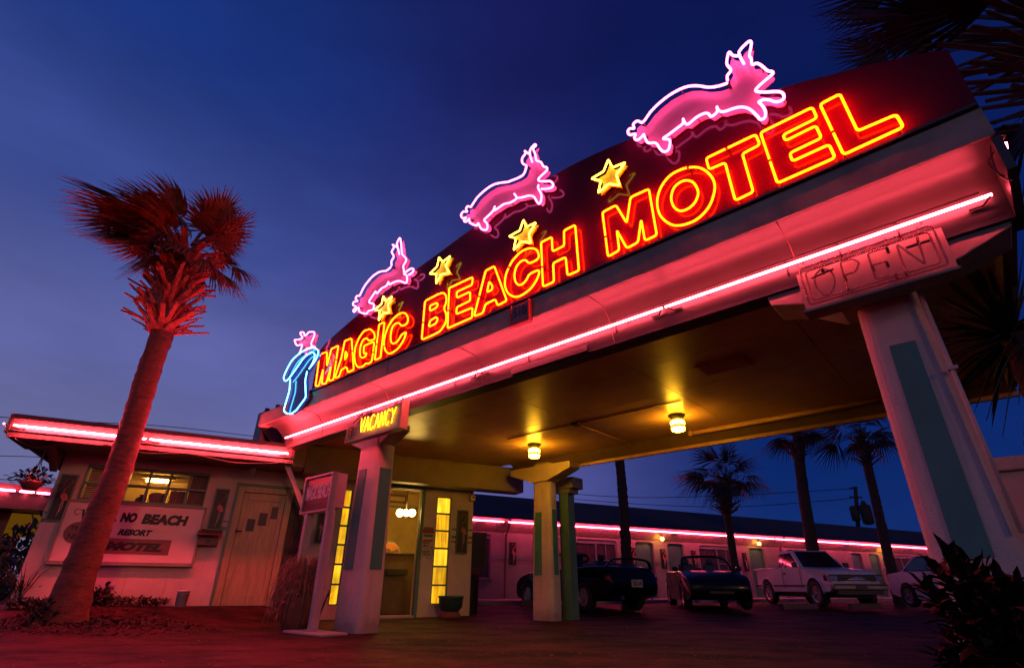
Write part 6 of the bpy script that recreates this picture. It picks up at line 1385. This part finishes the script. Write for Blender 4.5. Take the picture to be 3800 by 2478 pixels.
# ================================================================== SKY, STREET LIGHT, CAMERA
w = bpy.data.worlds.new('World'); SC.world = w; w.use_nodes = True; nt = w.node_tree; N = nt.nodes; L = nt.links; N.clear()
out = N.new('ShaderNodeOutputWorld'); bg = N.new('ShaderNodeBackground'); L.new(bg.outputs[0], out.inputs[0])
tc = N.new('ShaderNodeTexCoord'); sx = N.new('ShaderNodeSeparateXYZ'); L.new(tc.outputs['Generated'], sx.inputs[0])
def srgb(r, g, b): 
    f = lambda c: (c / 255 / 12.92) if c / 255 <= .04045 else ((c / 255 + .055) / 1.055) ** 2.4
    return (f(r), f(g), f(b), 1)
def ramp(stops):
    r = N.new('ShaderNodeValToRGB'); e = r.color_ramp.elements; r.color_ramp.interpolation = 'EASE'
    while len(e) < len(stops): e.new(.5)
    for el, (p, c) in zip(e, stops): el.position = p; el.color = c
    L.new(sx.outputs['Z'], r.inputs['Fac']); return r
s_ = lambda deg: math.sin(math.radians(deg))
rl = ramp([(0, srgb(120, 112, 146)), (s_(9), srgb(108, 110, 158)), (s_(20), srgb(90, 96, 156)), (s_(32), srgb(60, 76, 146)), (s_(48), srgb(24, 48, 118)), (s_(75), srgb(12, 24, 76))])
rm = ramp([(0, srgb(90, 94, 160)), (s_(12), srgb(92, 92, 156)), (s_(24), srgb(78, 76, 146)), (s_(38), srgb(42, 46, 112)), (s_(56), srgb(24, 28, 88)), (s_(80), srgb(12, 18, 66))])
rr = ramp([(0, srgb(20, 46, 112)), (s_(12), srgb(12, 40, 106)), (s_(26), srgb(6, 30, 92)), (s_(40), srgb(10, 26, 84)), (s_(60), srgb(14, 22, 78)), (s_(80), srgb(10, 16, 60))])
hx = N.new('ShaderNodeMath'); hx.operation = 'MULTIPLY'; L.new(sx.outputs['X'], hx.inputs[0]); L.new(sx.outputs['X'], hx.inputs[1])
hy = N.new('ShaderNodeMath'); hy.operation = 'MULTIPLY'; L.new(sx.outputs['Y'], hy.inputs[0]); L.new(sx.outputs['Y'], hy.inputs[1])
hs = N.new('ShaderNodeMath'); hs.operation = 'ADD'; L.new(hx.outputs[0], hs.inputs[0]); L.new(hy.outputs[0], hs.inputs[1])
hq = N.new('ShaderNodeMath'); hq.operation = 'SQRT'; L.new(hs.outputs[0], hq.inputs[0])
az = N.new('ShaderNodeMath'); az.operation = 'DIVIDE'; L.new(sx.outputs['X'], az.inputs[0]); L.new(hq.outputs[0], az.inputs[1])
def mapr(a, b):
    m = N.new('ShaderNodeMapRange'); m.interpolation_type = 'SMOOTHSTEP'; m.inputs['From Min'].default_value = a; m.inputs['From Max'].default_value = b; L.new(az.outputs[0], m.inputs['Value']); return m
m1 = mapr(-.72, .05); m2 = mapr(-.12, .46)
x1 = N.new('ShaderNodeMix'); x1.data_type = 'RGBA'; L.new(m1.outputs[0], x1.inputs['Factor']); L.new(rl.outputs[0], x1.inputs['A']); L.new(rm.outputs[0], x1.inputs['B'])
x2 = N.new('ShaderNodeMix'); x2.data_type = 'RGBA'; L.new(m2.outputs[0], x2.inputs['Factor']); L.new(x1.outputs['Result'], x2.inputs['A']); L.new(rr.outputs[0], x2.inputs['B'])
mp = N.new('ShaderNodeMapping'); mp.inputs['Scale'].default_value = (1.2, 1.2, 3.6); mp.inputs['Rotation'].default_value = (.3, .35, .2); L.new(tc.outputs['Generated'], mp.inputs[0])
cn = N.new('ShaderNodeTexNoise'); cn.inputs['Scale'].default_value = 2.1; cn.inputs['Detail'].default_value = 6; cn.inputs['Roughness'].default_value = .55; L.new(mp.outputs[0], cn.inputs[0])
cm = N.new('ShaderNodeMapRange'); cm.inputs['From Min'].default_value = .42; cm.inputs['From Max'].default_value = .75; cm.inputs['To Min'].default_value = .93; cm.inputs['To Max'].default_value = 1.22; L.new(cn.outputs['Fac'], cm.inputs[0])
vm = N.new('ShaderNodeVectorMath'); vm.operation = 'SCALE'; L.new(x2.outputs['Result'], vm.inputs[0]); L.new(cm.outputs[0], vm.inputs['Scale'])
L.new(vm.outputs[0], bg.inputs['Color']); bg.inputs['Strength'].default_value = 1.0
street_light = bpy.data.lights.new('street_light', 'SUN'); street_light.energy = .24; street_light.color = (1., .44, .20); street_light.angle = math.radians(6)  # sun-type lamp in place of an unseen warm street light behind the camera
so = bpy.data.objects.new('street_light', street_light); COL.objects.link(so)
sd = V3((-.40, .90, -.22)).normalized()
so.rotation_euler = sd.to_track_quat('-Z', 'Y').to_euler(); so.location = (0, -5, 12)
cam = bpy.data.cameras.new('camera'); cam.sensor_width = 36; cam.sensor_fit = 'HORIZONTAL'; cam.lens = FPX / IW * 36; cam.clip_start = .05; cam.clip_end = 2000
co = bpy.data.objects.new('camera', cam); COL.objects.link(co)
m3 = Matrix((RT, UPV, -FWD)).transposed(); co.matrix_world = Matrix.Translation(EYE) @ m3.to_4x4(); SC.camera = co
SC.render.engine = 'CYCLES'
SC.view_settings.view_transform = 'Standard'; SC.view_settings.look = 'None'; SC.view_settings.exposure = 0; SC.view_settings.gamma = 1
cy_ = SC.cycles
try: cy_.use_denoising = True; cy_.denoiser = 'OPENIMAGEDENOISE'
except Exception: pass
cy_.max_bounces = 6; cy_.diffuse_bounces = 3; cy_.glossy_bounces = 3; cy_.transparent_max_bounces = 8; cy_.sample_clamp_indirect = 4; cy_.use_light_tree = True
cy_.caustics_reflective = False; cy_.caustics_refractive = False
